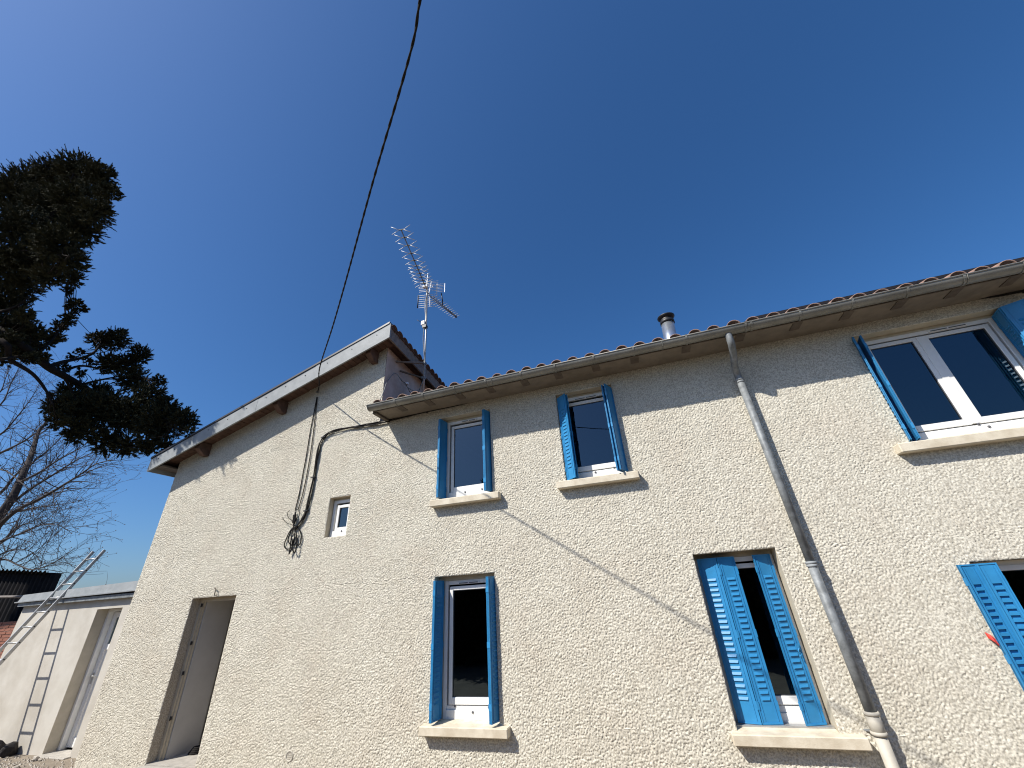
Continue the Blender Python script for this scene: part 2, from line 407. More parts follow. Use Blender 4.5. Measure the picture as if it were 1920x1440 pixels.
BARE = [[(-35.945, 7.0, 0.87, 0.42), (-35.568, 7.0, 4.966, 0.36), (-35.034, 7.0, 7.517, 0.27), (-34.743, 7.0, 8.596, 0.23), (-34.978, 7.0, 10.053, 0.2), (-35.755, 7.2, 11.405, 0.16), (-36.92, 7.4, 13.116, 0.11), (-36.864, 7.5, 13.906, 0.075), (-36.909, 7.6, 14.945, 0.04), (-37.404, 7.7, 16.337, 0.02)], [(-35.568, 7.0, 4.966, 0.16), (-33.158, 6.5, 6.742, 0.13), (-31.898, 6.4, 7.422, 0.11), (-29.898, 6.2, 7.706, 0.09), (-28.447, 6.1, 8.053, 0.07), (-26.91, 6.0, 8.508, 0.045), (-25.969, 6.0, 8.924, 0.03), (-24.587, 6.0, 8.935, 0.012)], [(-35.386, 7.3, 8.265, 0.1), (-34.273, 7.4, 9.081, 0.075), (-32.999, 7.5, 9.727, 0.06), (-31.718, 7.6, 10.377, 0.04), (-30.487, 7.6, 10.677, 0.022), (-29.205, 7.6, 10.863, 0.01)], [(-34.936, 7.0, 9.402, 0.08), (-32.482, 6.7, 9.62, 0.06), (-30.976, 6.6, 10.087, 0.045), (-29.217, 6.5, 10.464, 0.025), (-28.386, 6.5, 10.889, 0.012)], [(-40.299, 7.5, 8.388, 0.13), (-37.767, 7.5, 9.229, 0.1), (-37.099, 7.5, 10.309, 0.07), (-36.254, 7.6, 10.967, 0.05), (-35.132, 7.7, 11.985, 0.03), (-34.652, 7.8, 13.221, 0.012)], [(-43.784, 7.8, 11.706, 0.12), (-41.45, 7.8, 12.492, 0.085), (-39.457, 7.8, 12.931, 0.06), (-37.687, 7.8, 13.586, 0.035), (-35.601, 7.8, 13.78, 0.015)], [(-43.624, 7.2, 13.054, 0.1), (-41.054, 7.2, 13.592, 0.07), (-40.315, 7.2, 14.447, 0.045), (-39.678, 7.2, 16.175, 0.025), (-39.856, 7.2, 17.517, 0.01)], [(-49.256, 8.0, 15.988, 0.09), (-46.25, 8.0, 17.233, 0.06), (-46.655, 8.0, 19.229, 0.04), (-46.977, 8.0, 20.818, 0.02), (-47.49, 8.0, 22.267, 0.01)], [(-47.891, 7.0, 17.146, 0.08), (-44.299, 7.0, 17.295, 0.05), (-44.624, 7.0, 18.747, 0.03), (-45.405, 7.0, 20.388, 0.015)], [(-33.335, 6.0, 5.265, 0.09), (-31.036, 6.0, 5.698, 0.06), (-29.514, 6.0, 5.932, 0.045), (-28.257, 6.0, 6.182, 0.03), (-26.725, 6.0, 6.025, 0.015), (-25.401, 6.0, 5.536, 0.008)], [(-38.347, 8.0, 5.205, 0.1), (-36.151, 8.0, 6.182, 0.055), (-35.342, 8.0, 6.992, 0.04), (-34.028, 8.0, 7.216, 0.025), (-32.367, 8.0, 7.573, 0.015), (-30.559, 8.0, 7.663, 0.008)], [(-33.366, 6.5, 4.043, 0.08), (-31.468, 6.5, 4.893, 0.05), (-29.616, 6.5, 4.509, 0.04), (-28.348, 6.5, 4.229, 0.03), (-27.064, 6.5, 4.367, 0.02), (-25.761, 6.5, 4.957, 0.008)], [(-36.786, 7.6, 4.666, 0.07), (-34.551, 7.6, 5.454, 0.045), (-33.255, 7.6, 5.62, 0.03), (-31.633, 7.6, 5.349, 0.02), (-30.127, 7.6, 4.585, 0.01)], [(-39.147, 6.4, 10.007, 0.08), (-36.116, 6.4, 10.233, 0.05), (-33.024, 6.4, 9.013, 0.03), (-31.41, 6.4, 8.213, 0.018)], [(-35.856, 7.3, 7.648, 0.06), (-34.152, 7.4, 7.744, 0.04), (-32.229, 7.4, 7.761, 0.03), (-30.317, 7.4, 7.682, 0.018), (-28.3, 7.4, 7.64, 0.006)]]
# ---------------------------------------------------------------- setting: ground, hill
g = MB()
g.quad((-1500, -900, -0.2), (900, -900, -0.2), (900, 1200, -0.2), (-1500, 1200, -0.2))
ground = g.build('ground', M['earth'])
ground['kind'] = 'structure'

g = MB()
hx = np.linspace(-1400, 600, 90)
top = [25.5 + 5 * math.sin(x * 0.006 + 1.0) + 3 * math.sin(x * 0.021) + random.uniform(-1.3, 1.3) for x in hx]
hv = []
for x, t_ in zip(hx, top):
    hv += [(x, 260, -0.3), (x, 300, t_), (x, 420, t_ * 0.9)]
hf = []
for i in range(len(hx) - 1):
    for j in range(2):
        hf.append((i * 3 + j, (i + 1) * 3 + j, (i + 1) * 3 + j + 1, i * 3 + j + 1))
g.add(hv, hf)
hill = g.build('hill', M['hill'])
hill['kind'] = 'structure'

# ---------------------------------------------------------------- the house: facade
house = thing('house', 'long house in rough cream render with blue folding shutters and a taller gable end', 'house', (-2.0, 0.0, -0.2))

def gable_z(x):                                   # underside of the gable overhang where it meets the wall
    return 4.692 + 0.322 * (x + 9.98) + 0.13

WL, WC, WR = -9.67, -4.435, 9.0
WALL_TOP = 4.93
OPEN = {'small': (-5.32, -4.88, 2.925, 3.595), 'door': (-8.05, -7.02, -0.12, 2.145),
        'low_left': (-3.155, -2.205, 0.475, 2.172), 'low_mid': (0.465, 1.39, 0.475, 2.19),
        'up_left': (-3.13, -2.19, 3.31, 4.735), 'up_mid': (-1.015, -0.105, 3.325, 4.75),
        'up_right': (3.19, 4.84, 3.22, 4.745), 'low_right': (3.12, 4.12, 0.2, 1.9)}
xs = sorted({WL, WC, WR} | {v for o in OPEN.values() for v in o[:2]})
zs = sorted({-0.4, WALL_TOP} | {v for o in OPEN.values() for v in o[2:]})

# the render is thrown and pressed flat: its grain is real relief, a dense grid with its own lumps
def gnoise(x, y, seed):
    """2D gradient noise, vectorised"""
    rs_ = np.random.RandomState(seed)
    perm = rs_.permutation(4096)
    ang_ = rs_.uniform(0, 2 * math.pi, 4096)
    gx, gy = np.cos(ang_), np.sin(ang_)
    xi, yi = np.floor(x).astype(np.int64), np.floor(y).astype(np.int64)
    xf, yf = x - xi, y - yi
    def g_(ix, iy, fx, fy):
        k = perm[(perm[ix & 4095] + iy) & 4095]
        return gx[k] * fx + gy[k] * fy
    u_ = xf * xf * xf * (xf * (xf * 6 - 15) + 10)
    v_ = yf * yf * yf * (yf * (yf * 6 - 15) + 10)
    a_ = g_(xi, yi, xf, yf); b_ = g_(xi + 1, yi, xf - 1, yf)
    c_ = g_(xi, yi + 1, xf, yf - 1); d_ = g_(xi + 1, yi + 1, xf - 1, yf - 1)
    return (a_ + u_ * (b_ - a_)) * (1 - v_) + (c_ + u_ * (d_ - c_)) * v_

def relief(x, z):
    wx = x + .012 * gnoise(x * 14, z * 14, 1)
    wz = z + .012 * gnoise(x * 14 + 9, z * 14 + 5, 2)
    n_ = gnoise(wx * 60, wz * 60, 3) + .45 * gnoise(wx * 88 + 3, wz * 88 + 7, 4) + .22 * gnoise(x * 11 + 40, z * 11, 5) + .26 * gnoise(x * 1.7, z * 1.7, 8)
    press = np.clip((x - .4) / 3.0, 0, 1)           # pressed flatter towards the right
    t_ = np.clip((n_ + .33 + .17 * press) / .62, 0, 1)
    return t_ * t_ * (3 - 2 * t_) * RELIEF * (1 - .28 * press)

RELIEF = .0112
STEP = .0092
VIS = 5.75                                        # the grain is built as far right as the picture can see
fine_v, fine_f, count = [], [], 0
w = MB()
xs_f = sorted(set(xs) | {VIS})
for xa, xb in zip(xs_f, xs_f[1:]):
    xm = (xa + xb) / 2
    gable = xm < WC
    zz = [z for z in zs if (not gable or z < 4.75)]
    if gable and zz[-1] > 4.75:
        zz.pop()
    rows = [(za, zb, za, zb) for za, zb in zip(zz, zz[1:])]
    if gable:
        rows.append((zz[-1], gable_z(xa), zz[-1], gable_z(xb)))
    for za, zb, zc, zd in rows:
        zm = (za + zb) / 2
        if any(o[0] < xm < o[1] and o[2] < zm < o[3] for o in OPEN.values()):
            continue
        if xm > VIS:
            w.quad((xa, 0, za), (xb, 0, zc), (xb, 0, zd), (xa, 0, zb))
            continue
        nx_ = max(1, int(math.ceil((xb - xa) / STEP)))
        nz_ = max(1, int(math.ceil((max(zb, zd) - za) / STEP)))
        if za < -.39:
            nz_ = 1
        X = np.linspace(xa, xb, nx_ + 1)[None, :].repeat(nz_ + 1, 0)
        tz = np.linspace(0, 1, nz_ + 1)[:, None]
        tx = ((X - xa) / (xb - xa))
        Z = (za + (zc - za) * tx) * (1 - tz) + (zb + (zd - zb) * tx) * tz
        fine_v.append(np.stack([X.ravel(), np.zeros(X.size), Z.ravel()], 1))
        ii = np.arange(nz_)[:, None] * (nx_ + 1) + np.arange(nx_)[None, :] + count
        fine_f.append(np.stack([ii, ii + 1, ii + nx_ + 2, ii + nx_ + 1], -1).reshape(-1, 4))
        count += X.size
fv = np.concatenate(fine_v); ff = np.concatenate(fine_f)
fv[:, 1] = -relief(fv[:, 0], fv[:, 2])
edge = np.zeros(len(fv), bool)                    # the grain dies out at the edges of the openings
for x0, x1, z0, z1 in OPEN.values():
    inx = (fv[:, 0] > x0 - 1e-4) & (fv[:, 0] < x1 + 1e-4)
    inz = (fv[:, 2] > z0 - 1e-4) & (fv[:, 2] < z1 + 1e-4)
    edge |= inx & inz
edge |= np.abs(fv[:, 0] - WL) < 1e-4
fv[edge, 1] = 0
wme = bpy.data.meshes.new('wall')
wme.vertices.add(len(fv)); wme.vertices.foreach_set('co', fv.astype(np.float32).ravel())
wme.loops.add(ff.size); wme.loops.foreach_set('vertex_index', ff.astype(np.int32).ravel())
wme.polygons.add(len(ff))
wme.polygons.foreach_set('loop_start', np.arange(0, ff.size, 4, dtype=np.int32))
wme.polygons.foreach_set('loop_total', np.full(len(ff), 4, dtype=np.int32))
wme.polygons.foreach_set('use_smooth', np.ones(len(ff), bool))
wme.materials.append(M['stucco'])
wme.update()
wall = link('wall', wme, house)
# left flank and the far sides
w.quad((WL, 7, -0.4), (WL, 0, -0.4), (WL, 0, gable_z(WL)), (WL, 7, gable_z(WL)))
w.quad((WR, 0, -0.4), (WR, 7, -0.4), (WR, 7, WALL_TOP), (WR, 0, WALL_TOP))
w.quad((WR, 7, -0.4), (WL, 7, -0.4), (WL, 7, WALL_TOP), (WR, 7, WALL_TOP))
w.build('far_walls', M['stucco'], house)
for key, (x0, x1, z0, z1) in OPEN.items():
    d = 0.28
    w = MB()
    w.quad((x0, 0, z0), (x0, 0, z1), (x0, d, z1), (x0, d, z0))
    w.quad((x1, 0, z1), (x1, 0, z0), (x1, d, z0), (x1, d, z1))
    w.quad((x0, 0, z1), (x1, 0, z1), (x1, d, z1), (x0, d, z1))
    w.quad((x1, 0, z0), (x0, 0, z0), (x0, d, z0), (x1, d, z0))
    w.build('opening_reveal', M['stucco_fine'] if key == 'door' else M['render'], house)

# side wall of the taller part, seen above the lower roof (it is not quite square to the front)
def skew(y):
    return -0.094 * y
w = MB()
w.quad((WC, 0.0, 4.9), (WC + skew(7), 7, 4.9), (WC + skew(7), 7, 6.75), (WC, 0.0, 6.62))
w.build('side_wall', M['pink'], house)

# rooms behind the openings
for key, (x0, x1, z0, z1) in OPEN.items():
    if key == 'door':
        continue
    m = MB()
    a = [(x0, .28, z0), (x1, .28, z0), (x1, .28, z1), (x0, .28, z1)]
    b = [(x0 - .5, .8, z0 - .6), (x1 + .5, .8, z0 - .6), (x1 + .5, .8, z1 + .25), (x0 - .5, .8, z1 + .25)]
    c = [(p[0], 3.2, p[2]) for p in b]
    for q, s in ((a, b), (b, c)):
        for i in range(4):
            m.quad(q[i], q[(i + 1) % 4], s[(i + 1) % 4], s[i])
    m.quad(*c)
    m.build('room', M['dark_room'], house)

# doorway: thick old wall with a plastered inner reveal, then the room
x0, x1, z0, z1 = OPEN['door']
m = MB()
xi0, xi1, zi = -7.955, -7.03, 2.09
m.quad((xi0, .22, -.1), (xi0, .22, zi), (xi0, .74, zi), (xi0, .74, -.1))
m.quad((xi1, .22, -.1), (xi1, .22, zi), (xi1, .74, zi), (xi1, .74, -.1))
m.quad((xi0, .22, zi), (xi1, .22, zi), (xi1, .74, zi), (xi0, .74, zi))
m.quad((x0, .22, zi), (x1, .22, zi), (x1, .22, z1), (x0, .22, z1))
m.quad((x0, .22, -.12), (xi0, .22, -.12), (xi0, .22, zi), (x0, .22, zi))
m.quad((xi1, .22, -.12), (x1, .22, -.12), (x1, .22, zi), (xi1, .22, zi))
ra = [(xi0, .74, -.1), (xi1, .74, -.1), (xi1, .74, zi), (xi0, .74, zi)]
rb = [(-8.9, .74, -.1), (-5.9, .74, -.1), (-5.9, .74, 2.5), (-8.9, .74, 2.5)]
rc = [(p[0], 4.2, p[2]) for p in rb]
for q, s in ((ra, rb), (rb, rc)):
    for i in range(4):
        m.quad(q[i], q[(i + 1) % 4], s[(i + 1) % 4], s[i])
m.quad(*rc)
m.build('entrance_room', M['room'], house)
m = MB()
m.box(x0 + .002, x1 - .002, 0.0, .76, -.3, -.098)
m.build('entrance_floor', M['concrete'], house)
m = MB()
m.box(x0 - .03, x1 + .03, -.16, -.002, -.3, -.108)
m.build('doorstep', M['concrete'], house, bevel=.008)
# bare door frame with its hinges
f = MB()
fy0, fy1 = .15, .215
f.box(x0 + .003, x0 + .055, fy0, fy1, -.097, z1 - .003)
f.box(x1 - .055, x1 - .003, fy0, fy1, -.097, z1 - .003)
f.box(x0 + .055, x1 - .055, fy0, fy1, z1 - .058, z1 - .003)
f.box(x0 + .055, x0 + .075, fy0 + .03, fy1, -.097, z1 - .058)
f.box(x1 - .075, x1 - .055, fy0 + .03, fy1, -.097, z1 - .058)
dframe = f.build('door_frame', M['render'], house)
for hz in (2.03, 1.45, 1.02, 0.42):
    h = MB()
    h.tube([(x0 + .058, fy0 - .006, hz - .03), (x0 + .058, fy0 - .006, hz + .03)], .008, 8)
    h.box(x0 + .054, x0 + .064, fy0 - .004, fy0 + .02, hz - .025, hz + .025)
    h.build('hinge', M['black'], dframe)
h = MB()
h.tube([(-7.476, .01, 2.17), (-7.476, -.05, 2.17), (-7.478, -.055, 2.2), (-7.48, -.05, 2.27), (-7.51, -.05, 2.285), (-7.55, -.03, 2.285)], .008, 6)
h.build('wall_hook', M['rafter'], house)

# ---------------------------------------------------------------- sills and windows
def sill(x0, x1, zb, zt, xo0, xo1, front=-.13):
    m = MB()
    m.box(x0, x1, front, .02, zb, zt)
    s = m.build('window_sill', M['sill'], house, bevel=.009)
    m = MB()
    m.hexa(((xo0 + .002, .0, zt - .06), (xo1 - .002, .0, zt - .06), (xo1 - .002, .17, zt - .06), (xo0 + .002, .17, zt - .06),
            (xo0 + .002, .0, zt + .003), (xo1 - .002, .0, zt + .003), (xo1 - .002, .17, zt + .02), (xo0 + .002, .17, zt + .02)))
    m.build('sill_slope', M['sill'], s)

sill(-3.225, -2.045, 3.178, 3.28, -3.13, -2.19)
sill(-1.14, .032, 3.196, 3.298, -1.015, -.105)
sill(-3.255, -2.062, .378, .476, -3.155, -2.205)
sill(.39, 1.588, .384, .482, .465, 1.39)
sill(3.0, 5.05, 3.08, 3.19, 3.19, 4.84)
sill(3.0, 4.25, .05, .16, 3.12, 4.12)

def window(op, panes, frame_x, frame_z, y=.14, lintel=True):
    """plastic window: outer frame, sashes, panes, vent strip, drain caps"""
    x0, x1, z0, z1 = op
    fx0, fx1 = frame_x
    fz0, fz1 = frame_z
    m = MB()
    t = .055
    # outer frame
    m.box(fx0, fx0 + t, y, y + .06, fz0, fz1)
    m.box(fx1 - t, fx1, y, y + .06, fz0, fz1)
    m.box(fx0 + t, fx1 - t, y, y + .06, fz1 - t, fz1)
    pz0 = min(p[2] for p in panes)
    m.box(fx0 + t, fx1 - t, y - .012, y + .06, fz0, fz0 + .1)
    m.box(fx0 + t, fx1 - t, y + .004, y + .06, fz0 + .1, pz0 - .085)
    fr = m.build('window', M['pvc'], house, bevel=.004)
    # packing between the frame and the render
    m = MB()
    if x0 < fx0 - .004:
        m.box(x0 + .002, fx0 - .001, y + .012, y + .075, z0 + .002, z1 - .002)
    if x1 > fx1 + .004:
        m.box(fx1 + .001, x1 - .002, y + .012, y + .075, z0 + .002, z1 - .002)
    if z1 > fz1 + .004:
        m.box(fx0, fx1, y + .006, y + .075, fz1 + .001, z1 - .002)
    if m.v:
        m.build('lintel_strip', M['render'], fr)
    for (a, b, c, d) in panes:
        s = .052
        m = MB()
        ys = y - .008
        m.box(a - s, a, ys, y + .05, c - s - .025, d + s)
        m.box(b, b + s, ys, y + .05, c - s - .025, d + s)
        m.box(a, b, ys, y + .05, d, d + s)
        m.box(a, b, ys, y + .05, c - s - .025, c)
        sa = m.build('sash', M['pvc'], fr, bevel=.004)
        m = MB()
        k = .006
        yy = y + .004
        m.box(a, a + k, yy, yy + .01, c, d)
        m.box(b - k, b, yy, yy + .01, c, d)
        m.box(a + k, b - k, yy, yy + .01, d - k, d)
        m.box(a + k, b - k, yy, yy + .01, c, c + k)
        m.build('gasket', M['pvc_line'], fr)
        m = MB()
        m.quad((a, y + .018, c), (b, y + .018, c), (b, y + .018, d), (a, y + .018, d))
        m.build('pane', M['glass'], fr)
        m = MB()                                           # the dark spacer bar and inner reveal behind the pane
        m.box(a, a + .012, y + .03, y + .048, c, d)
        m.build('spacer', M['pvc_line'], fr)
        m = MB()
        m.box(b - .012, b, y + .03, y + .048, c, d)
        m.build('spacer', M['pvc_line'], fr)
    return fr

def vent(fr, xa, xb, z, y=.14):
    m = MB()
    m.box(xa, xb, y - .014, y, z - .016, z + .016)
    v = m.build('trickle_vent', M['pvc'], fr, bevel=.003)
    m = MB()
    m.box(xa + .02, (xa + xb) / 2 - .01, y - .0165, y - .0135, z - .009, z + .005)
    m.box((xa + xb) / 2 + .01, xb - .02, y - .0165, y - .0135, z - .009, z + .005)
    m.build('vent_slot', M['pvc_line'], fr)

def cap(fr, x, z, y=.14):
    m = MB()
    m.lathe([(.0, 0), (.014, 0), (.014, .008), (.009, .012), (0, .012)], (0, 0, 0), 10)
    me = m.mesh('drain_cap', [M['pvc_line']])
    o = link('drain_cap', me, fr, (x, y, z), (R(90), 0, 0))

fr = window(OPEN['up_left'], [(-2.935, -2.345, 3.50, 4.545)], (-3.075, -2.2), (3.325, 4.69)); vent(fr, -2.80, -2.50, 4.655)
cap(fr, -2.72, 3.40, .128); cap(fr, -2.42, 3.41, .128)
fr = window(OPEN['up_mid'], [(-.86, -.2, 3.535, 4.565)], (-1.0, -.115), (3.335, 4.715)); vent(fr, -.74, -.36, 4.665)
cap(fr, -.58, 3.42, .128); cap(fr, -.3, 3.45, .128); cap(fr, -.85, 3.45, .128)
fr = window(OPEN['low_left'], [(-2.922, -2.33, .718, 1.98)], (-3.06, -2.215), (.49, 2.11)); vent(fr, -2.84, -2.5, 2.072)
cap(fr, -2.88, .63, .142); cap(fr, -2.4, .62, .142); cap(fr, -2.62, .57, .128)
fr = window(OPEN['low_mid'], [(.61, 1.235, .735, 2.0)], (.475, 1.38), (.49, 2.13), y=.21)
fr = window(OPEN['up_right'], [(3.40, 3.885, 3.43, 4.572), (4.06, 4.66, 3.43, 4.572)], (3.30, 4.80), (3.235, 4.70)); vent(fr, 4.10, 4.52, 4.668)
m = MB(); m.box(3.935, 4.01, .126, .19, 3.36, 4.62); m.build('mullion_cover', M['pvc'], fr, bevel=.003)
cap(fr, 3.98, 3.345, .128); cap(fr, 4.06, 3.30, .128)
fr = window(OPEN['low_right'], [(3.27, 3.97, .45, 1.80)], (3.13, 4.11), (.215, 1.895))
fr = window(OPEN['small'], [(-5.16, -4.975, 3.085, 3.42)], (-5.31, -4.89), (2.932, 3.56), y=.10); cap(fr, -5.05, 3.02, .088)

# ---------------------------------------------------------------- folding metal shutters
def louvre_mesh(wl):
    m = MB()
    h, d = .030, .0115
    v = [(0, 0, h), (wl, 0, h), (wl, -d, .003), (0, -d, .003), (0, 0, 0), (wl, 0, 0), (.006, -d, .0), (wl - .006, -d, .0)]
    m.add([(0, 0, h), (wl, 0, h), (wl - .01, -d, .006), (.01, -d, .006), (wl, 0, 0), (0, 0, 0), (wl - .01, -d * .8, .001), (.01, -d * .8, .001)],
          ((0, 3, 2, 1), (0, 5, 7, 3), (1, 2, 6, 4), (3, 7, 6, 2), (7, 5, 4, 6), (0, 1, 4, 5)))
    return m.mesh('louvre', [M['blue']])
LOUVRE = {}

def leaf(a, b, z0, h, front=1, flange=1, louvres=True, start=.17, label=None, pierced=False):
    """one metal leaf from plan point a to b; front = side that carries the louvre hoods"""
    ax, ay = a
    wd = math.hypot(b[0] - ax, b[1] - ay)
    ang = math.atan2(b[1] - ay, b[0] - ax)
    m = MB()
    t = .009 if pierced else .004
    wl = round(wd * .46, 3)
    n = int((h - start - .16) / .0555)
    if pierced:                                                     # seen from inside: the pressed slots are open pockets
        c0, c1 = wd / 2 - wl / 2, wd / 2 + wl / 2
        m.box(0, c0, -t, t, 0, h)
        m.box(c1, wd, -t, t, 0, h)
        z_ = 0.0
        for k in range(n):
            m.box(c0, c1, -t, t, z_, start + k * .0555)
            z_ = start + k * .0555 + .030
        m.box(c0, c1, -t, t, z_, h)
    else:
        m.box(0, wd, -t, t, 0, h)
    for xa in (0.0, wd - .014):
        m.box(xa, xa + .012, -t - .006 * flange, t + .006, .0, h)
    m.box(.014, wd - .014, -t - .006, t + .006, 0, .014)
    m.box(.014, wd - .014, -t - .006, t + .006, h - .014, h)
    for xa in (.035, wd - .041):                                    # pressed stiffening ribs
        m.box(xa, xa + .006, -t - .005, t + .005, .03, h - .03)
    for hz in (.16, h * .5, h - .16):                               # hinge knuckles on the edge
        m.box(-.004, .016, -t - .009, t + .009, hz - .035, hz + .035)
        m.box(wd - .01, wd + .003, -t - .009, t + .009, hz - .04, hz + .04)
    me = m.mesh('shutter_leaf', [M['blue']])
    o = link('shutter_leaf', me, house, (ax, ay, z0), (0, 0, ang))
    if label:
        o['label'] = label
    if louvres:
        if wl not in LOUVRE:
            LOUVRE[wl] = louvre_mesh(wl)
        for k in range(n):
            c = bpy.data.objects.new('louvre', LOUVRE[wl])
            C.objects.link(c)
            c.parent = o
            zz = start + k * .0555
            if front > 0:
                c.location = (wd / 2 - wl / 2, -t, zz)
            else:
                c.location = (wd / 2 + wl / 2, t, zz)
                c.rotation_euler = (0, 0, math.pi)
    return o

# front=1 puts the hoods on the right hand side of a->b seen from above turned towards -normal
leaf((-3.092, -.12), (-3.062, .105), .505, 1.615, 1)
leaf((-3.112, -.11), (-3.084, .105), .505, 1.615, -1, louvres=False)
leaf((-2.262, -.13), (-2.19, .085), .51, 1.61, 1)
leaf((-2.285, -.122), (-2.215, .085), .51, 1.61, -1, louvres=False)
leaf((-3.092, -.12), (-3.062, .105), 3.318, 1.36, 1, louvres=False)
leaf((-3.112, -.11), (-3.084, .105), 3.318, 1.36, -1, louvres=False)
leaf((-2.258, -.13), (-2.186, .085), 3.318, 1.375, 1, louvres=False)
leaf((-2.281, -.122), (-2.211, .085), 3.318, 1.375, -1, louvres=False)
leaf((-.992, .0), (-.838, -.135), 3.322, 1.36, 1)
leaf((-.965, .045), (-.815, -.09), 3.322, 1.36, -1, louvres=False)
leaf((-.2, -.19), (-.112, .01), 3.33, 1.36, 1, louvres=False)
leaf((-.245, -.165), (-.16, .035), 3.33, 1.36, -1, louvres=False)
leaf((3.14, -.13), (3.235, .10), 3.215, 1.465, -1)
leaf((3.225, -.135), (3.285, .10), 3.215, 1.465, -1, louvres=False)
leaf((4.795, .12), (4.74, -.10), 3.225, 1.475, 1)
leaf((4.74, -.105), (4.92, -.205), 3.225, 1.475, 1)
leaf((4.925, -.205), (5.12, -.12), 3.225, 1.475, 1)
leaf((.508, .155), (.73, .10), .512, 1.625, 1, start=.2)
leaf((.733, .10), (.938, .13), .512, 1.625, 1, start=.2)
lf = leaf((1.138, .085), (1.34, .15), .512, 1.622, 1, start=.2)
m = MB()
m.tube([(.165, -.02, .66), (.165, -.035, .66), (.15, -.04, .63), (.185, -.04, .61), (.15, -.04, .595), (.165, -.035, .57)], .006, 6)
m.box(.15, .185, -.028, -.012, .64, .70)
lt = link('latch', m.mesh('latch', [M['blue']]), None)
lt.parent = lf
leaf((2.975, -.055), (3.13, -.04), .25, 1.632, -1, flange=2.6, pierced=True, start=.14, label='shutter leaf seen from its inner side')
leaf((3.135, -.04), (3.285, -.07), .25, 1.632, -1, flange=2.6, pierced=True, start=.14, label='shutter leaf next to the pane seen from its inner side')
m = MB(); m.box(.47, 1.385, .08, .17, .49, .508); m.build('shutter_track', M['alu'], house)

# ---------------------------------------------------------------- gable roof over the taller part
RS = 0.328
def rz(x):                                        # top of the fascia
    return 4.968 + 0.3338 * (x + 10.027)
def fz(x):                                        # bottom of the fascia
    return 4.692 + 0.322 * (x + 9.98)
GX0, GX1, GY = -10.02, -4.17, -.35
m = MB()                                          # roof slab
ed = lambda y: GX1 + skew(y)
m.hexa(((GX0, GY + .02, rz(GX0) - .10), (ed(GY), GY + .02, rz(GX1) - .10), (ed(7), 7, rz(GX1) - .10), (GX0, 7, rz(GX0) - .10),
        (GX0, GY + .02, rz(GX0) - .02), (ed(GY), GY + .02, rz(GX1) - .02), (ed(7), 7, rz(GX1) - .02), (GX0, 7, rz(GX0) - .02)))
groof = m.build('gable_roof', M['tile_dark'], house)
m = MB()                                          # dark verge strip above the zinc
m.hexa(((GX0 - .02, GY - .03, rz(GX0) - .012), (GX1, GY - .03, rz(GX1) - .012), (GX1, GY + .12, rz(GX1) - .012), (GX0 - .02, GY + .12, rz(GX0) - .012),
        (GX0 - .02, GY - .03, rz(GX0) + .03), (GX1, GY - .03, rz(GX1) + .03), (GX1, GY + .12, rz(GX1) + .03), (GX0 - .02, GY + .12, rz(GX0) + .03)))
m.build('verge_strip', M['panel'], groof)
# zinc fascia in sheets, lapped a little
cuts = [GX0, -8.75, -7.32, -5.9, GX1]
for i, (a, b) in enumerate(zip(cuts, cuts[1:])):
    o = .003 * (i % 2)
    m = MB()
    m.hexa(((a, GY - .012 - o, fz(a)), (b + .02, GY - .012 - o, fz(b + .02)), (b + .02, GY + .018, fz(b + .02)), (a, GY + .018, fz(a)),
            (a, GY - .012 - o, rz(a) - .014), (b + .02, GY - .012 - o, rz(b + .02) - .014), (b + .02, GY + .018, rz(b + .02) - .014), (a, GY + .018, rz(a) - .014)))
    fa = m.build('gable_fascia', M['zinc'], house)
    for k in range(3):
        xx = a + (b - a) * (k + .5) / 3
        zz = (fz(xx) * .35 + rz(xx) * .65)
        s = MB(); s.lathe([(0, 0), (.011, 0), (.009, .006), (0, .007)], (0, 0, 0), 8)
        link('screw', s.mesh('screw', [M['black']]), fa, (xx, GY - .016, zz), (R(90), 0, 0))
# boards under the overhang, one by one
x = GX0 + .05
k = 0
while x < GX1 - .06:
    wv = .108
    dz = random.uniform(-.004, .004)
    m = MB()
    z_ = lambda q: fz(q) + .125 + dz
    m.hexa(((x, GY + .02, z_(x)), (x + wv, GY + .02, z_(x + wv)), (x + wv, .02, z_(x + wv)), (x, .02, z_(x)),
            (x, GY + .02, z_(x) + .02), (x + wv, GY + .02, z_(x + wv) + .02), (x + wv, .02, z_(x + wv) + .02), (x, .02, z_(x) + .02)))
    m.build('soffit_board', M['wood'], groof)
    x += .118
    k += 1
# purlin ends
for px in (-8.86, -6.9, -4.70):
    zt_ = fz(px) + .13
    m = MB()
    hw = .065
    yf = -.27
    m.add([(px - hw, yf, zt_), (px - hw, .05, zt_), (px - hw, .05, zt_ - .26), (px - hw, -.12, zt_ - .26), (px - hw, yf, zt_ - .14),
           (px + hw, yf, zt_), (px + hw, .05, zt_), (px + hw, .05, zt_ - .26), (px + hw, -.12, zt_ - .26), (px + hw, yf, zt_ - .14)],
          ((0, 1, 2, 3, 4), (9, 8, 7, 6, 5), (0, 4, 9, 5), (4, 3, 8, 9), (3, 2, 7, 8), (2, 1, 6, 7), (1, 0, 5, 6)))
    m.build('purlin', M['wood'], house, bevel=.006, fix=True)
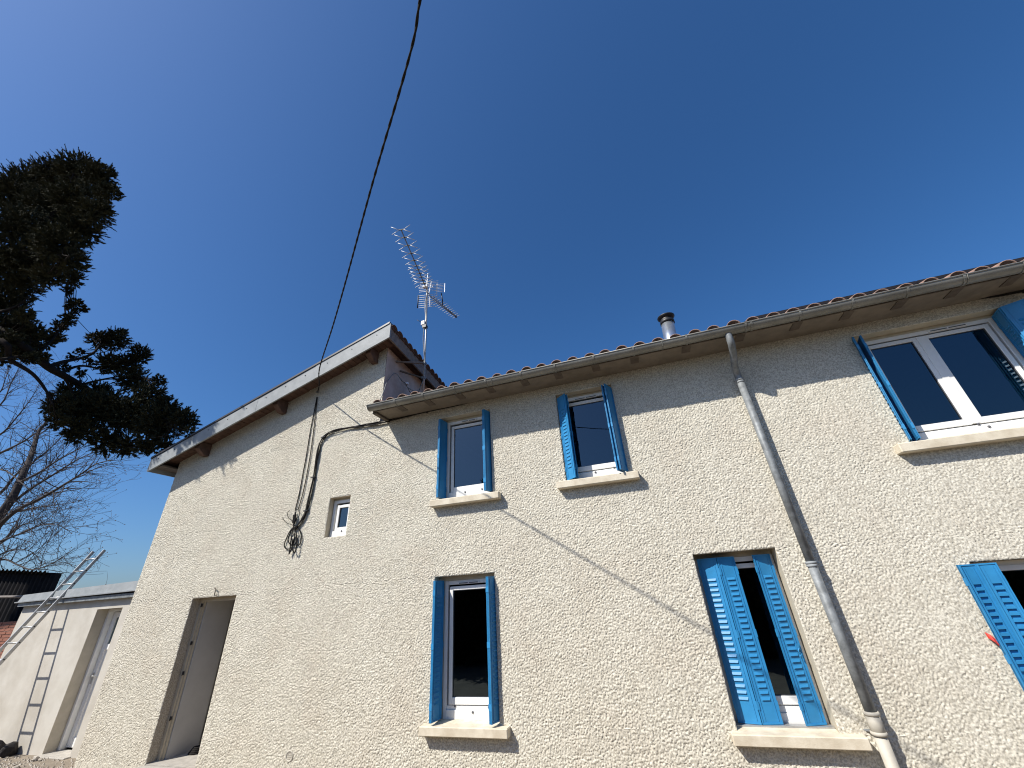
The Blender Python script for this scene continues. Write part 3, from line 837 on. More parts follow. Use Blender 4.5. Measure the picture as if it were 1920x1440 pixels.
# low eave of the gable roof, on the left
m = MB()
m.hexa(((GX0 + .02, GY + .03, fz(GX0) + .08), (WL - .0, GY + .03, fz(GX0) + .08), (WL, 7, fz(GX0) + .08), (GX0 + .02, 7, fz(GX0) + .08),
        (GX0 + .02, GY + .03, fz(GX0) + .11), (WL, GY + .03, fz(GX0) + .11), (WL, 7, fz(GX0) + .11), (GX0 + .02, 7, fz(GX0) + .11)))
m.build('low_eave', M['rafter'], groof)
m = MB()
m.hexa(((GX0 - .02, GY - .012, fz(GX0)), (GX0 + .005, GY - .012, fz(GX0)), (GX0 + .005, 7, fz(GX0)), (GX0 - .02, 7, fz(GX0)),
        (GX0 - .02, GY - .012, rz(GX0) - .014), (GX0 + .005, GY - .012, rz(GX0) - .014), (GX0 + .005, 7, rz(GX0) - .014), (GX0 - .02, 7, rz(GX0) - .014)))
m.build('eave_fascia', M['zinc'], groof)
# high edge on the right: grey board with tile ends above
m = MB()
zh = rz(GX1)
m.hexa(((GX1 - .02, GY - .01, zh - .36), (GX1 + .012, GY - .01, zh - .36), (ed(7) + .012, 7, zh - .36), (ed(7) - .02, 7, zh - .36),
        (GX1 - .02, GY - .01, zh - .06), (GX1 + .012, GY - .01, zh - .06), (ed(7) + .012, 7, zh - .06), (ed(7) - .02, 7, zh - .06)))
m.build('edge_board', M['greywood'], house)
m = MB()                                         # underside of the overhang beyond the side wall
m.hexa(((WC - .02, GY + .02, zh - .24), (GX1 - .022, GY + .02, zh - .14), (ed(7) - .022, 7, zh - .14), (WC - .02 + skew(7), 7, zh - .24),
        (WC - .02, GY + .02, zh - .21), (GX1 - .022, GY + .02, zh - .11), (ed(7) - .022, 7, zh - .11), (WC - .02 + skew(7), 7, zh - .21)))
m.build('edge_soffit', M['wood'], house)

def tile_mesh(r0=.092, r1=.078, ln=.46, t=.013, n=9):
    m = MB()
    vs = []
    for y_, r_ in ((0, r0), (ln, r1)):
        for rad in (r_, r_ - t):
            for j in range(n):
                a = math.pi * j / (n - 1)
                vs.append((rad * math.cos(a), y_, rad * math.sin(a) * .86))
    fs, sm = [], []
    for j in range(n - 1):
        fs.append((j, j + 1, 2 * n + j + 1, 2 * n + j))
        fs.append((n + j + 1, n + j, 3 * n + j, 3 * n + j + 1))
        fs.append((j + 1, j, n + j, n + j + 1))
        fs.append((2 * n + j, 2 * n + j + 1, 3 * n + j + 1, 3 * n + j))
    for j in (0, n - 1):
        fs.append((j, 2 * n + j, 3 * n + j, n + j))
    m.add(vs, fs, True)
    return m
TILE = tile_mesh().mesh('roof_tile', [M['tile']])
TILE_D = tile_mesh().mesh('roof_tile', [M['tile_dark']])
for k in range(26):                               # tile ends along the high edge
    y = GY + .08 + k * .235
    link('roof_tile', TILE_D, groof, (ed(y) + .05 + random.uniform(-.012, .012), y, zh - .1), (0, R(18), R(90)))

# ---------------------------------------------------------------- main roof, soffit, gutter, downpipe
SL = math.tan(R(16))
EX0, EX1 = -4.25, 9.0
m = MB()
m.hexa(((EX0, -.47, 4.955), (EX1, -.47, 4.955), (EX1, 5.0, 4.955 + 5.47 * SL), (EX0, 5.0, 4.955 + 5.47 * SL),
        (EX0, -.47, 4.995), (EX1, -.47, 4.995), (EX1, 5.0, 4.995 + 5.47 * SL), (EX0, 5.0, 4.995 + 5.47 * SL)))
roof = m.build('roof', M['tile_dark'], house)
m = MB()                                          # upper courses of tiles as one rippled sheet
nx = 53 * 8 + 1
vv = []
for i in range(nx):
    x_ = EX0 + .05 + i * .253 / 8
    zz = .075 * abs(math.sin(math.pi * (i / 8)))
    for y_ in (-.12, 5.0):
        vv.append((x_, y_, 5.0 + (y_ + .47) * SL + zz))
m.add(vv, [(2 * i, 2 * i + 2, 2 * i + 3, 2 * i + 1) for i in range(nx - 1)], True)
m.build('tile_courses', M['tile_dark'], roof)['kind'] = 'stuff'
x_ = -4.135
while x_ < 8.8:
    link('roof_tile', TILE, roof, (x_ + random.uniform(-.012, .012), -.535 + random.uniform(-.015, .015), 5.005 + random.uniform(-.006, .006)),
         (R(16), random.uniform(-.03, .03), random.uniform(-.03, .03)))
    x_ += .2535
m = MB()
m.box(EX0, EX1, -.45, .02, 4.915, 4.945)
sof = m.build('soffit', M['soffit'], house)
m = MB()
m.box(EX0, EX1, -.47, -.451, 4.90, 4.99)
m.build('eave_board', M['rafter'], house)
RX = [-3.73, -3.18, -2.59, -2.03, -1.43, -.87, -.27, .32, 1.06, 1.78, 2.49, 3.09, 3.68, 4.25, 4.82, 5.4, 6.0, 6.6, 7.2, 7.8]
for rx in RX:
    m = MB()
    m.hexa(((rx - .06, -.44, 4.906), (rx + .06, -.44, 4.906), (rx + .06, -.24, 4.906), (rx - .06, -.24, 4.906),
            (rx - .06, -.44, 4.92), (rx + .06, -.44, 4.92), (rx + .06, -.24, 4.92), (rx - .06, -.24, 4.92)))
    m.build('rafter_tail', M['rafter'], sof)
m = MB()
m.box(EX0 - .02, EX0 + .05, -.44, .0, 4.875, 4.915)
m.build('end_rafter', M['rafter'], house)

def gutter_mesh():
    gc = (-.515, 4.985)
    r_, t_ = .085, .004
    n = 14
    m = MB()
    prof = []
    for j in range(n + 1):
        a = math.pi + math.pi * j / n
        prof.append((gc[0] + r_ * math.cos(a), gc[1] + r_ * math.sin(a)))
    inner = [(gc[0] + (r_ - t_) * math.cos(math.pi + math.pi * j / n), gc[1] + (r_ - t_) * math.sin(math.pi + math.pi * j / n)) for j in range(n + 1)]
    seg = [EX0 - .045, -1.9, .75, 1.86, 4.3, 6.6, EX1]
    return gc, r_, prof, inner, seg
gc, gr, prof, inner, seg = gutter_mesh()
m = MB()
for i, (a, b) in enumerate(zip(seg, seg[1:])):
    k = len(prof)
    m.add([(a, y, z) for y, z in prof] + [(b, y, z) for y, z in prof], [(j, j + 1, k + j + 1, k + j) for j in range(k - 1)], True)
    m.add([(a, y, z) for y, z in inner] + [(b, y, z) for y, z in inner], [(j + 1, j, k + j, k + j + 1) for j in range(k - 1)], True)
    if i:
        m.tube([(a - .02, gc[0] + (gr + .003) * math.cos(math.pi + math.pi * j / 14), gc[1] + (gr + .003) * math.sin(math.pi + math.pi * j / 14)) for j in range(15)], .006, 4)
m.tube([(EX0 - .045, gc[0] - gr, gc[1]), (EX1, gc[0] - gr, gc[1])], .011, 8)
m.add([(EX0 - .045, y, z) for y, z in prof], [tuple(range(len(prof)))])
gutter = m.build('gutter', M['gutter'], house)
for rx in [v for v in RX if abs(v - 1.78) > .01] + [1.83, 1.9]:
    m = MB()
    pts = [(rx, gc[0] + (gr + .006) * math.cos(math.pi + math.pi * j / 12), gc[1] + (gr + .006) * math.sin(math.pi + math.pi * j / 12)) for j in range(13)]
    pts = [(rx, gc[0] - gr - .012, gc[1] + .012)] + pts + [(rx, -.40, 5.0)]
    for a, b in zip(pts, pts[1:]):
        m.bar(a, b, .026, .004, up=(0, 0, 1) if abs(a[1] - b[1]) > abs(a[2] - b[2]) else (0, 1, 0))
    m.build('gutter_hook', M['gutter'], gutter)
# downpipe
m = MB()
pth, rad = smooth_path([(1.60, -.51, 4.92, .047), (1.602, -.51, 4.85, .046), (1.61, -.475, 4.77, .046), (1.622, -.35, 4.665, .046), (1.625, -.22, 4.55, .046), (1.645, -.125, 4.46, .046), (1.65, -.11, 4.38, .046)], 5)
m.tube(pth, rad, 14)
m.tube([(1.65, -.11, 4.38), (1.668, -.11, 2.0)], .046, 16)
m.tube([(1.668, -.11, 2.0), (1.69, -.11, .66)], .048, 16)
down = m.build('downpipe', M['zinc_old'], house)
for z, x_, r_ in ((4.37, 1.65, .051), (4.335, 1.65, .049), (2.0, 1.668, .055), (1.97, 1.668, .053)):
    m = MB(); m.lathe([(.0, -.014), (r_, -.014), (r_ + .004, 0), (r_, .014), (0, .014)], (x_, -.11, z), 18); m.build('pipe_collar', M['zinc'], down)
m = MB(); m.bar((1.668, -.07, 1.985), (1.668, .01, 1.985), .03, .012); m.build('pipe_bracket', M['zinc_old'], down)
m = MB(); m.bar((1.652, -.07, 4.36), (1.652, .01, 4.36), .03, .012); m.build('pipe_bracket', M['zinc_old'], down)
m = MB()
m.tube([(1.69, -.11, .67), (1.692, -.11, .5)], [.06, .06], 18)
m.tube([(1.692, -.11, .5), (1.70, -.11, -.2)], [.054, .054], 18)
base = m.build('pipe_foot', M['pipe_paint'], down)
for z in (.665, .515):
    m = MB(); m.lathe([(.05, -.016), (.064, -.016), (.069, 0), (.064, .016), (.05, .016)], (1.691, -.11, z), 18); m.build('foot_collar', M['pipe_paint'], down)
m = MB(); m.bar((1.69, -.08, .515), (1.61, .01, .515), .03, .012); m.build('pipe_bracket', M['zinc_old'], down)

# raised dark panels over the right part of the roof
pu = Vector((0, 1, math.tan(R(16)))).normalized()
for k in range(7):
    xa = 2.09 + k * 1.02
    p0 = Vector((xa, -.16, 5.27))
    m = MB()
    a = [p0, p0 + Vector((1.0, 0, 0)), p0 + Vector((1.0, 0, 0)) + pu * 1.65, p0 + pu * 1.65]
    nrm = Vector((1, 0, 0)).cross(pu) * .04
    m.hexa([*a, *[q + nrm for q in a]])
    m.bar(p0 + Vector((.2, .1, -.12)), p0 + Vector((.2, .1, .02)), .03, .03, up=(0, 1, 0))
    m.build('roof_panel', M['panel'], roof)
m = MB(); m.box(2.03, 2.10, -.2, -.14, 5.20, 5.27); m.build('panel_clamp', M['black'], roof)

# flue
m = MB()
m.tube([(1.10, 1.2, 5.4), (1.175, 1.2, 6.42)], .122, 22)
flue = m.build('flue', M['steel'], house)
m = MB(); m.tube([(1.11, 1.2, 5.55), (1.118, 1.2, 5.66)], .135, 22); m.build('flue_collar', M['zinc_old'], flue)
m = MB(); m.lathe([(.124, 0), (.135, 0), (.135, .06), (.118, .075), (.118, .10)], (1.176, 1.2, 6.40), 22)
m.lathe([(0, .11), (.118, .10), (.164, .15), (.166, .163), (.10, .205), (0, .235)], (1.178, 1.2, 6.40), 22)
m.build('flue_cap', M['black'], flue)

# round vent low on the wall
m = MB()
m.lathe([(.046, -.004), (.062, -.004), (.066, .006), (.062, .014), (.046, .014), (.046, -.004)], (0, 0, 0), 22)
vt = link('air_vent', m.mesh('air_vent', [M['pipe_paint']]), house, (-5.323, 0, .09), (R(90), 0, 0))
m = MB(); m.lathe([(0, .002), (.047, .002)], (0, 0, 0), 20)
link('vent_hole', m.mesh('vent_hole', [M['black']]), vt, (-5.323, 0, .09), None)
for k in range(4):
    m = MB(); m.box(-.042 + .006 * abs(k - 1.5), .042 - .006 * abs(k - 1.5), -.03 + k * .019, -.02 + k * .019, .004, .012)
    link('vent_slat', m.mesh('vent_slat', [M['pipe_paint']]), vt, (-5.323, 0, .09), None)

# ---------------------------------------------------------------- cables
def strand(path, off, turns_per_m, phase, r):
    """one strand wound round a path"""
    P = smooth_path(path, 10)
    out = []
    s = 0.0
    for i, p in enumerate(P):
        if i:
            s += (p - P[i - 1]).length
        d = (P[min(i + 1, len(P) - 1)] - P[max(i - 1, 0)]).normalized()
        a = d.cross(Vector((0, 0, 1)))
        if a.length < .1:
            a = d.cross(Vector((1, 0, 0)))
        a.normalize()
        b = d.cross(a)
        t = s * turns_per_m * 2 * math.pi + phase
        out.append(p + (a * math.cos(t) + b * math.sin(t)) * off)
    return out

def dense(path, step=.045):
    P = smooth_path(path, 12)
    out = [P[0]]
    for a, b in zip(P, P[1:]):
        n = max(1, int((b - a).length / step))
        for k in range(1, n + 1):
            out.append(a.lerp(b, k / n))
    return out

def strand_dense(path, off, tpm, phase, r, mb):
    P = dense(path)
    out, s = [], 0.0
    for i, p in enumerate(P):
        if i:
            s += (p - P[i - 1]).length
        d = (P[min(i + 1, len(P) - 1)] - P[max(i - 1, 0)]).normalized()
        a = d.cross(Vector((0, 0, 1))).normalized()
        b = d.cross(a)
        t = s * tpm * 2 * math.pi + phase
        out.append(p + (a * math.cos(t) + b * math.sin(t)) * off)
    mb.tube(out, r, 5)

ov = thing('overhead_cable', 'black twisted overhead cable coming down from the sky to the gable wall', 'cable', (-6.08, -.02, 5.9))
for ph in (0, math.pi):
    m = MB(); strand_dense(OVERHEAD, .004, 3.6, ph, .0088, m)
    m.build('cable_strand', M['cable'], ov)
m = MB(); m.tube([(-6.08, .01, 5.9), (-6.08, -.05, 5.9)], .014, 8); m.tube([(-6.11, -.03, 5.9), (-6.05, -.03, 5.9)], .012, 8)
m.build('anchor_clamp', M['zinc_old'], ov)

wc = thing('wall_cables', 'bundle of black cables bent across the gable wall and ending in a loose coil', 'cables', (-6.0, -.02, 3.3))
for i, (dx, dz) in enumerate(((0, 0), (.018, .014), (-.016, .012), (.006, -.018), (.03, -.004))):
    m = MB()
    pts = [(p[0] + dx + random.uniform(-.011, .011), p[1] - .014 * (i % 2) + random.uniform(-.006, .0), p[2] + dz + random.uniform(-.011, .011)) for p in BUNDLE]
    m.tube(smooth_path(pts, 4), .0095 - .0014 * (i % 3), 6)
    m.build('bundle_cable', M['cable'], wc)
for pth in (DROP_A, DROP_B):
    m = MB(); m.tube(smooth_path([(p[0] + random.uniform(-.006, .006), p[1], p[2]) for p in pth], 5), .0085, 6); m.build('drop_cable', M['cable'], wc)
for i, lp in enumerate(LOOPS):
    m = MB(); m.tube(smooth_path([(p[0], p[1] - .012 * (i % 4), p[2]) for p in lp], 6), .0095 if i < 5 else .005, 6); m.build('cable_loop', M['cable'], wc)
for i, (x_, z_) in enumerate(((-6.005, 3.36), (-5.985, 3.30), (-6.03, 3.31), (-6.0, 3.25))):
    m = MB(); m.tube([(x_ - .02, -.045, z_ + .07), (x_ + .012, -.055, z_), (x_ - .006, -.045, z_ - .07)], [.012, .019, .012], 7); m.build('cable_splice', M['cable'], wc)
for q in (3, 7, 12, 15):
    p = BUNDLE[q]
    m = MB(); m.box(p[0] - .045, p[0] + .045, -.06, .0, p[2] - .009, p[2] + .009); m.build('cable_clip', M['black'], wc)

ec = thing('eave_cable', 'thin black cable running under the soffit along the whole eave', 'cable', (-4.2, -.02, 4.88))
m = MB()
last = EAVE_CABLE[-1]
pts = [(p[0], p[1] - random.uniform(0, .008), p[2] + random.uniform(-.006, .006)) for p in EAVE_CABLE] + [(last[0] + 2.0, -.025, last[2] + .01), (8.9, -.025, last[2])]
m.tube(smooth_path(pts, 4), .011, 6)
m.build('cable_strand', M['cable'], ec)
m = MB()
pts = [(p[0], p[1] - .012, p[2] + .014 + .02 * math.sin(i * 1.7)) for i, p in enumerate(EAVE_CABLE)] + [(last[0] + 2.0, -.03, last[2] + .02), (8.9, -.03, last[2])]
m.tube(smooth_path(pts, 4), .007, 6)
m.build('cable_strand', M['cable'], ec)
for q in range(2, len(EAVE_CABLE), 2):
    p = EAVE_CABLE[q]
    m = MB(); m.box(p[0] - .007, p[0] + .007, -.045, .0, p[2] - .02, p[2] + .03); m.build('cable_clip', M['black'], ec)

# ---------------------------------------------------------------- television antenna
an = thing('tv_antenna', 'tall metal mast with two rooftop television antennas beside the pinkish side wall', 'antenna', (-4.0, .8, 5.5))
MX, MY = -4.02, .8
m = MB(); m.tube([(MX + .01, MY, 5.35), (MX - .005, MY, 7.3), (MX - .05, MY, 9.02)], .021, 12)
mast = m.build('mast', M['alu'], an)
m = MB()
m.bar((-4.46, .36, 6.47), (MX - .01, MY - .03, 6.56), .035, .035)
m.build('bracket_arm', M['greywood'], an)
m = MB(); m.bar((-4.47, .55, 6.34), (MX - .01, MY - .01, 6.18), .03, .03); m.build('bracket_arm', M['rafter'], an)
m = MB(); m.box(MX - .035, MX + .035, MY - .04, MY + .04, 6.53, 6.59); m.box(MX - .035, MX + .035, MY - .04, MY + .04, 6.16, 6.21); m.build('mast_clamp', M['zinc_old'], an)
m = MB(); m.box(MX - .12, MX - .02, MY - .07, MY - .015, 7.62, 7.74); m.build('amplifier_box', M['white_box'], an, bevel=.01)
m = MB(); m.box(MX - .08, MX + .015, MY - .06, MY + .03, 7.54, 7.615); m.tube([(MX - .1, MY - .05, 7.70), (MX - .2, MY - .12, 7.76)], .006, 5); m.build('amplifier_clamp', M['black'], an)
# first yagi, pointing towards the yard
B0, B1 = Vector((-4.085, .93, 8.70)), Vector((-3.637, -1.03, 8.72))
m = MB(); m.bar(B0, B1, .018, .018); boom = m.build('boom', M['zinc_old'], an)
bd = (B1 - B0).normalized()
sd = bd.cross(Vector((0, 0, 1))).normalized()
up = sd.cross(bd).normalized()
for f_ in (1.0, .90, .79, .68, .575, .49, .43, .37, .31, .255, .2):
    p = B0.lerp(B1, f_)
    m = MB()
    wd = .235 - .03 * f_
    for s1 in (-1, 1):
        for s2 in (-1, 1):
            m.tube([p + sd * s1 * .045, p + sd * s1 * wd + up * s2 * .06 + bd * s2 * .045], .0065, 5)
    m.build('director', M['rod'], boom)
    m = MB(); m.bar(p - sd * .05, p + sd * .05, .018, .02); m.build('director_hub', M['black'], boom)
p = B0.lerp(B1, .145)
m = MB(); m.bar(p - sd * .06, p + sd * .06, .06, .07); m.build('dipole_box', M['white_box'], boom, bevel=.008)
m = MB()
ring = []
for k in range(25):
    a = 2 * math.pi * k / 24
    ring.append(p - bd * .03 + sd * .17 * math.copysign(min(1, abs(math.cos(a)) * 1.25), math.cos(a)) + up * .035 * math.sin(a))
m.tube(ring, .006, 5, caps=False); m.build('dipole', M['rod'], boom)
rc_ = B0.lerp(B1, .03)
for s2 in (-1, 1):                                          # two wings of the reflector
    dirv = (up * s2 * .86 - bd * .1).normalized()
    m = MB()
    for s1 in (-.5, .5):
        m.bar(rc_ + sd * s1 * .05, rc_ + sd * s1 * .05 + dirv * .42 + sd * s1 * .06, .014, .01)
    for k in range(7):
        q = rc_ + dirv * (.06 + .06 * k)
        m.tube([q - sd * .24, q + sd * .24], .0045, 5)
    m.build('reflector', M['rod'], boom)
# curved end bars
for (o_, a_) in ((sd * .30 - up * .02, 1), (-sd * .30 - up * .02, -1)):
    m = MB()
    m.tube([rc_ + o_ - bd * .14 + up * .10, rc_ + o_ * 1.06 - bd * .2 - up * .06, rc_ + o_ * 1.1 - bd * .22 - up * .24], .014, 7)
    m.build('reflector_bar', M['black'], boom)
# second yagi, pointing away over the roof
B2, B3 = Vector((-4.05, .86, 8.62)), Vector((-3.80, 1.92, 8.62))
m = MB()
bd2 = (B3 - B2).normalized()
sd2 = bd2.cross(Vector((0, 0, 1))).normalized()
m.bar(B2, B3, .018, .018)
m.bar(B2 + Vector((0, 0, .07)) + bd2 * .15, B3 + Vector((0, 0, .02)), .014, .014)
m.bar(B2 + Vector((0, 0, -.06)) + bd2 * .15, B3 + Vector((0, 0, -.02)), .012, .012)
boom2 = m.build('boom', M['zinc_old'], an)
for k in range(13):
    q = B2.lerp(B3, .12 + .88 * k / 12)
    m = MB()
    m.tube([q - sd2 * (.19 - .006 * k), q + sd2 * (.19 - .006 * k)], .0055, 5)
    m.build('director', M['rod'], boom2)
m = MB(); m.bar(B3 - bd2 * .03, B3 + bd2 * .02, .04, .05); m.build('boom_cap', M['black'], boom2)
m = MB()
q = B2 + Vector((.16, .12, .22))
for k in range(6):
    m.tube([q + Vector((-.02, -.02, .05 * k - .1)), q + Vector((.19, .07, .05 * k - .06))], .0045, 5)
m.bar(q + Vector((0, 0, -.14)), q + Vector((0, 0, .2)), .014, .014)
m.bar(q + Vector((.19, .07, -.1)), q + Vector((.19, .07, .2)), .009, .009)
m.build('reflector', M['rod'], boom2)
m = MB(); m.tube([(MX - .03, MY - .03, 8.62), (MX - .03, MY - .03, 9.25)], .012, 7); m.build('stub_rod', M['rod'], an)
m = MB()
m.tube(smooth_path([(MX - .03, MY - .02, 8.55), (MX - .05, MY - .05, 8.2), (MX - .02, MY - .04, 7.8), (MX - .05, MY - .04, 7.3), (MX - .02, MY - .03, 6.9), (MX + .03, MY - .04, 6.5), (MX + .02, MY - .05, 6.1),
                    (MX - .08, MY - .1, 5.84), (MX - .2, .55, 5.86), (-4.33, .42, 6.02), (-4.38, .3, 6.12), (-4.40, .2, 6.05), (-4.405, .05, 5.8), (-4.40, -.03, 5.55), (-4.38, -.2, 5.15)], 5), .0085, 6)
m.build('antenna_lead', M['zinc_old'], an)
m = MB()
m.tube(smooth_path([(MX - .02, MY - .03, 6.15), (MX - .1, MY - .06, 5.75), (MX - .16, .62, 5.72), (-4.27, .5, 5.95), (-4.33, .42, 6.0)], 5), .006, 6)
m.build('antenna_lead', M['cable'], an)
m = MB(); m.box(-4.29, -4.22, .5, .55, 5.94, 5.99); m.build('splitter_box', M['white_box'], an, bevel=.006)

# ---------------------------------------------------------------- flat roofed annexe on the left
ax = thing('annexe', 'low flat roofed annexe in smooth grey render with a white glazed door', 'annexe', (-12.0, .35, -.2))
AX0, AX1, AY = -13.81, -9.68, .35
DX0, DX1, DZ1 = -11.215, -10.45, 2.102
m = MB()
for (a, b, c, d) in ((AX0, DX0, -.3, DZ1), (DX1, AX1, -.3, DZ1), (AX0, DX0, DZ1, 2.35), (DX0, DX1, DZ1, 2.35), (DX1, AX1, DZ1, 2.35)):
    m.quad((a, AY, c), (b, AY, c), (b, AY, d), (a, AY, d))
m.quad((AX0, 5, -.3), (AX0, AY, -.3), (AX0, AY, 2.35), (AX0, 5, 2.35))
m.quad((DX0, AY, -.3), (DX0, AY, DZ1), (DX0, AY + .36, DZ1), (DX0, AY + .36, -.3), 1)
m.quad((DX1, AY, DZ1), (DX1, AY, -.3), (DX1, AY + .36, -.3), (DX1, AY + .36, DZ1), 1)
m.quad((DX0, AY, DZ1), (DX1, AY, DZ1), (DX1, AY + .36, DZ1), (DX0, AY + .36, DZ1), 1)
m.build('wall', [M['annexe'], M['annexe_in']], ax)
m = MB()
m.hexa(((AX0 - .06, AY - .12, 2.37), (AX1 - .004, AY - .12, 2.40), (AX1 - .004, 5, 2.42), (AX0 - .06, 5, 2.40),
        (AX0 - .0, AY - .10, 2.51), (AX1 - .004, AY - .10, 2.575), (AX1 - .004, 5, 2.60), (AX0 - .0, 5, 2.55)))
fl = m.build('roof_flashing', M['zinc'], ax)
m = MB()
m.hexa(((AX0 - .10, AY - .15, 2.352), (AX1 - .004, AY - .15, 2.382), (AX1 - .004, AY - .02, 2.382), (AX0 - .10, AY - .02, 2.352),
        (AX0 - .10, AY - .15, 2.374), (AX1 - .004, AY - .15, 2.404), (AX1 - .004, AY - .02, 2.404), (AX0 - .10, AY - .02, 2.374)))
m.build('drip_edge', M['alu'], fl)
m = MB()
m.box(AX0 - .04, AX1 - .004, AY - .1, AY - .003, 2.275, 2.35)
m.build('fascia_board', M['zinc_old'], ax)
yd = AY + .2
m = MB()
m.box(DX0 + .003, DX0 + .06, yd, yd + .17, -.18, DZ1 - .003)
m.box(DX1 - .06, DX1 - .003, yd, yd + .17, -.18, DZ1 - .003)
m.box(DX0 + .06, DX1 - .06, yd, yd + .17, DZ1 - .06, DZ1 - .003)
ad = m.build('door', M['pvc'], ax, bevel=.004)
m = MB()
a, b = DX0 + .07, DX1 - .07
yl = yd + .10
m.box(a, a + .1, yl - .012, yl + .05, -.16, DZ1 - .07)
m.box(b - .1, b, yl - .012, yl + .05, -.16, DZ1 - .07)
m.box(a + .1, b - .1, yl - .012, yl + .05, DZ1 - .17, DZ1 - .07)
m.box(a + .1, b - .1, yl - .012, yl + .05, 1.36, 1.46)
m.box(a + .1, b - .1, yl - .012, yl + .05, -.16, -.02)
m.build('door_leaf', M['pvc'], ad, bevel=.004)
m = MB(); m.box(a + .1, b - .1, yl + .012, yl + .04, -.02, 1.36); m.build('door_panel', M['pvc'], ad)
m = MB(); m.quad((a + .1, yl + .016, 1.46), (b - .1, yl + .016, 1.46), (b - .1, yl + .016, DZ1 - .17), (a + .1, yl + .016, DZ1 - .17)); m.build('pane', M['glass'], ad)
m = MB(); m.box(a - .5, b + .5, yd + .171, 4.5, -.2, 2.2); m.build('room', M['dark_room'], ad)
m = MB(); m.tube([(a + .05, yl - .012, .93), (a + .05, yl - .06, .93), (a + .06, yl - .065, .93), (a + .17, yl - .065, .93)], .011, 8); m.box(a + .03, a + .07, yl - .02, yl - .011, .80, .98); m.build('handle', M['alu'], ad)
m = MB(); m.box(DX0 - .04, DX1 + .04, AY - .1, AY + .27, -.3, -.182); m.build('door_threshold', M['concrete'], ax, bevel=.008)

# ---------------------------------------------------------------- ladder leaning on the annexe roof
la = thing('ladder', 'aluminium ladder leaning against the edge of the annexe roof', 'ladder', (-12.5, -.96, -.2))
top_l, bot_l = Vector((0, .64, 3.36)), Vector((0, -.955, -.19))
ld = (top_l - bot_l).normalized()
nrm = Vector((1, 0, 0)).cross(ld)
for x_ in (-12.3, -12.70):
    m = MB()
    m.bar(bot_l + Vector((x_, 0, 0)), top_l + Vector((x_, 0, 0)), .026, .062, up=nrm)
    r_ = m.build('rail', M['alu'], la, bevel=.004)
    m = MB(); m.bar(bot_l + Vector((x_, 0, 0)) - ld * .01, bot_l + Vector((x_, 0, 0)) + ld * .06, .034, .072, up=nrm); m.build('rubber_foot', M['black'], r_)
k = 0
dz = .2625
z = 2.652 + 2 * dz
while z > -.05:
    t = (z - bot_l.z) / (top_l.z - bot_l.z)
    p = bot_l.lerp(top_l, t)
    if t < .985:
        m = MB(); m.tube([p + Vector((-12.69, 0, 0)), p + Vector((-12.31, 0, 0))], .0145, 8); rg = m.build('rung', M['alu'], la)
        m = MB(); m.tube([p + Vector((-12.30, 0, 0)), p + Vector((-12.282, 0, 0))], .013, 8); m.build('rung_end', M['black'], rg)
    z -= dz

# ---------------------------------------------------------------- old yard buildings behind the annexe
sh = thing('iron_shed', 'dark corrugated iron shed standing behind the annexe', 'shed', (-19.0, 2.2, -.2))
m = MB()
n = 46 * 6
vv = []
for i in range(n + 1):
    x_ = -26.3 + i * .213 / 6
    yy = 2.0 + .042 * math.cos(2 * math.pi * i / 6)
    zt_ = 3.19 + (-(x_ + 16.6)) * .093
    vv += [(x_, yy, .0), (x_, yy, zt_)]
m.add(vv, [(2 * i, 2 * i + 2, 2 * i + 3, 2 * i + 1) for i in range(n)], True)
m.build('iron_cladding', M['iron'], sh)
m = MB()
vv = []
for i in range(n + 1):
    x_ = -26.3 + i * .213 / 6
    zt_ = 3.19 + (-(x_ + 16.6)) * .093 + .03 * math.cos(2 * math.pi * i / 6)
    vv += [(x_ + .05, 1.72, zt_ + .03), (x_ - 5.6, 4.0, zt_ - .1)]
m.add(vv, [(2 * i, 2 * i + 2, 2 * i + 3, 2 * i + 1) for i in range(n)], True)
m.build('corrugated_roof', M['iron'], sh)
m = MB()
m.quad((-16.52, 2.05, 0), (-21.2, 4.0, 0), (-21.2, 4.0, 3.1), (-16.52, 2.05, 3.15))
m.build('end_wall', M['iron'], sh)

bw = thing('brick_wall', 'old red brick wall with a grey stone end beside the annexe', 'wall', (-15.5, .8, -.2))
m = MB(); m.box(-18.5, -14.3, .82, 1.05, -.2, 2.0); m.build('mortar_core', M['mortar'], bw)
BR = MB().box(-.105, .105, -.012, .05, -.028, .028).mesh('brick', [M['brick']])
cnt = 0
for r_ in range(20):
    z_ = 1.97 - r_ * .068
    for c_ in range(14):
        x_ = -14.42 - c_ * .222 - (.11 if r_ % 2 else 0)
        if cnt < 280:
            link('brick', BR, bw, (x_, .82 + random.uniform(-.006, .006), z_), (0, random.uniform(-.02, .02), 0))
            cnt += 1
m = MB(); m.hexa(((-14.30, .70, -.2), (-14.02, .70, -.2), (-14.02, 1.0, -.2), (-14.30, 1.0, -.2), (-14.30, .70, 2.02), (-14.05, .70, 2.10), (-14.05, 1.0, 2.1), (-14.30, 1.0, 2.02)))
m.build('stone_end', M['greywood'], bw, bevel=.02)
m = MB(); m.tube([(-20, 1.25, 2.72), (-17, 1.0, 2.62), (-13.7, .38, 2.47)], .03, 8)
tag(m.build('grey_pole', M['greywood']), 'weathered grey pole lying level between the iron shed and the annexe roof', 'pole')

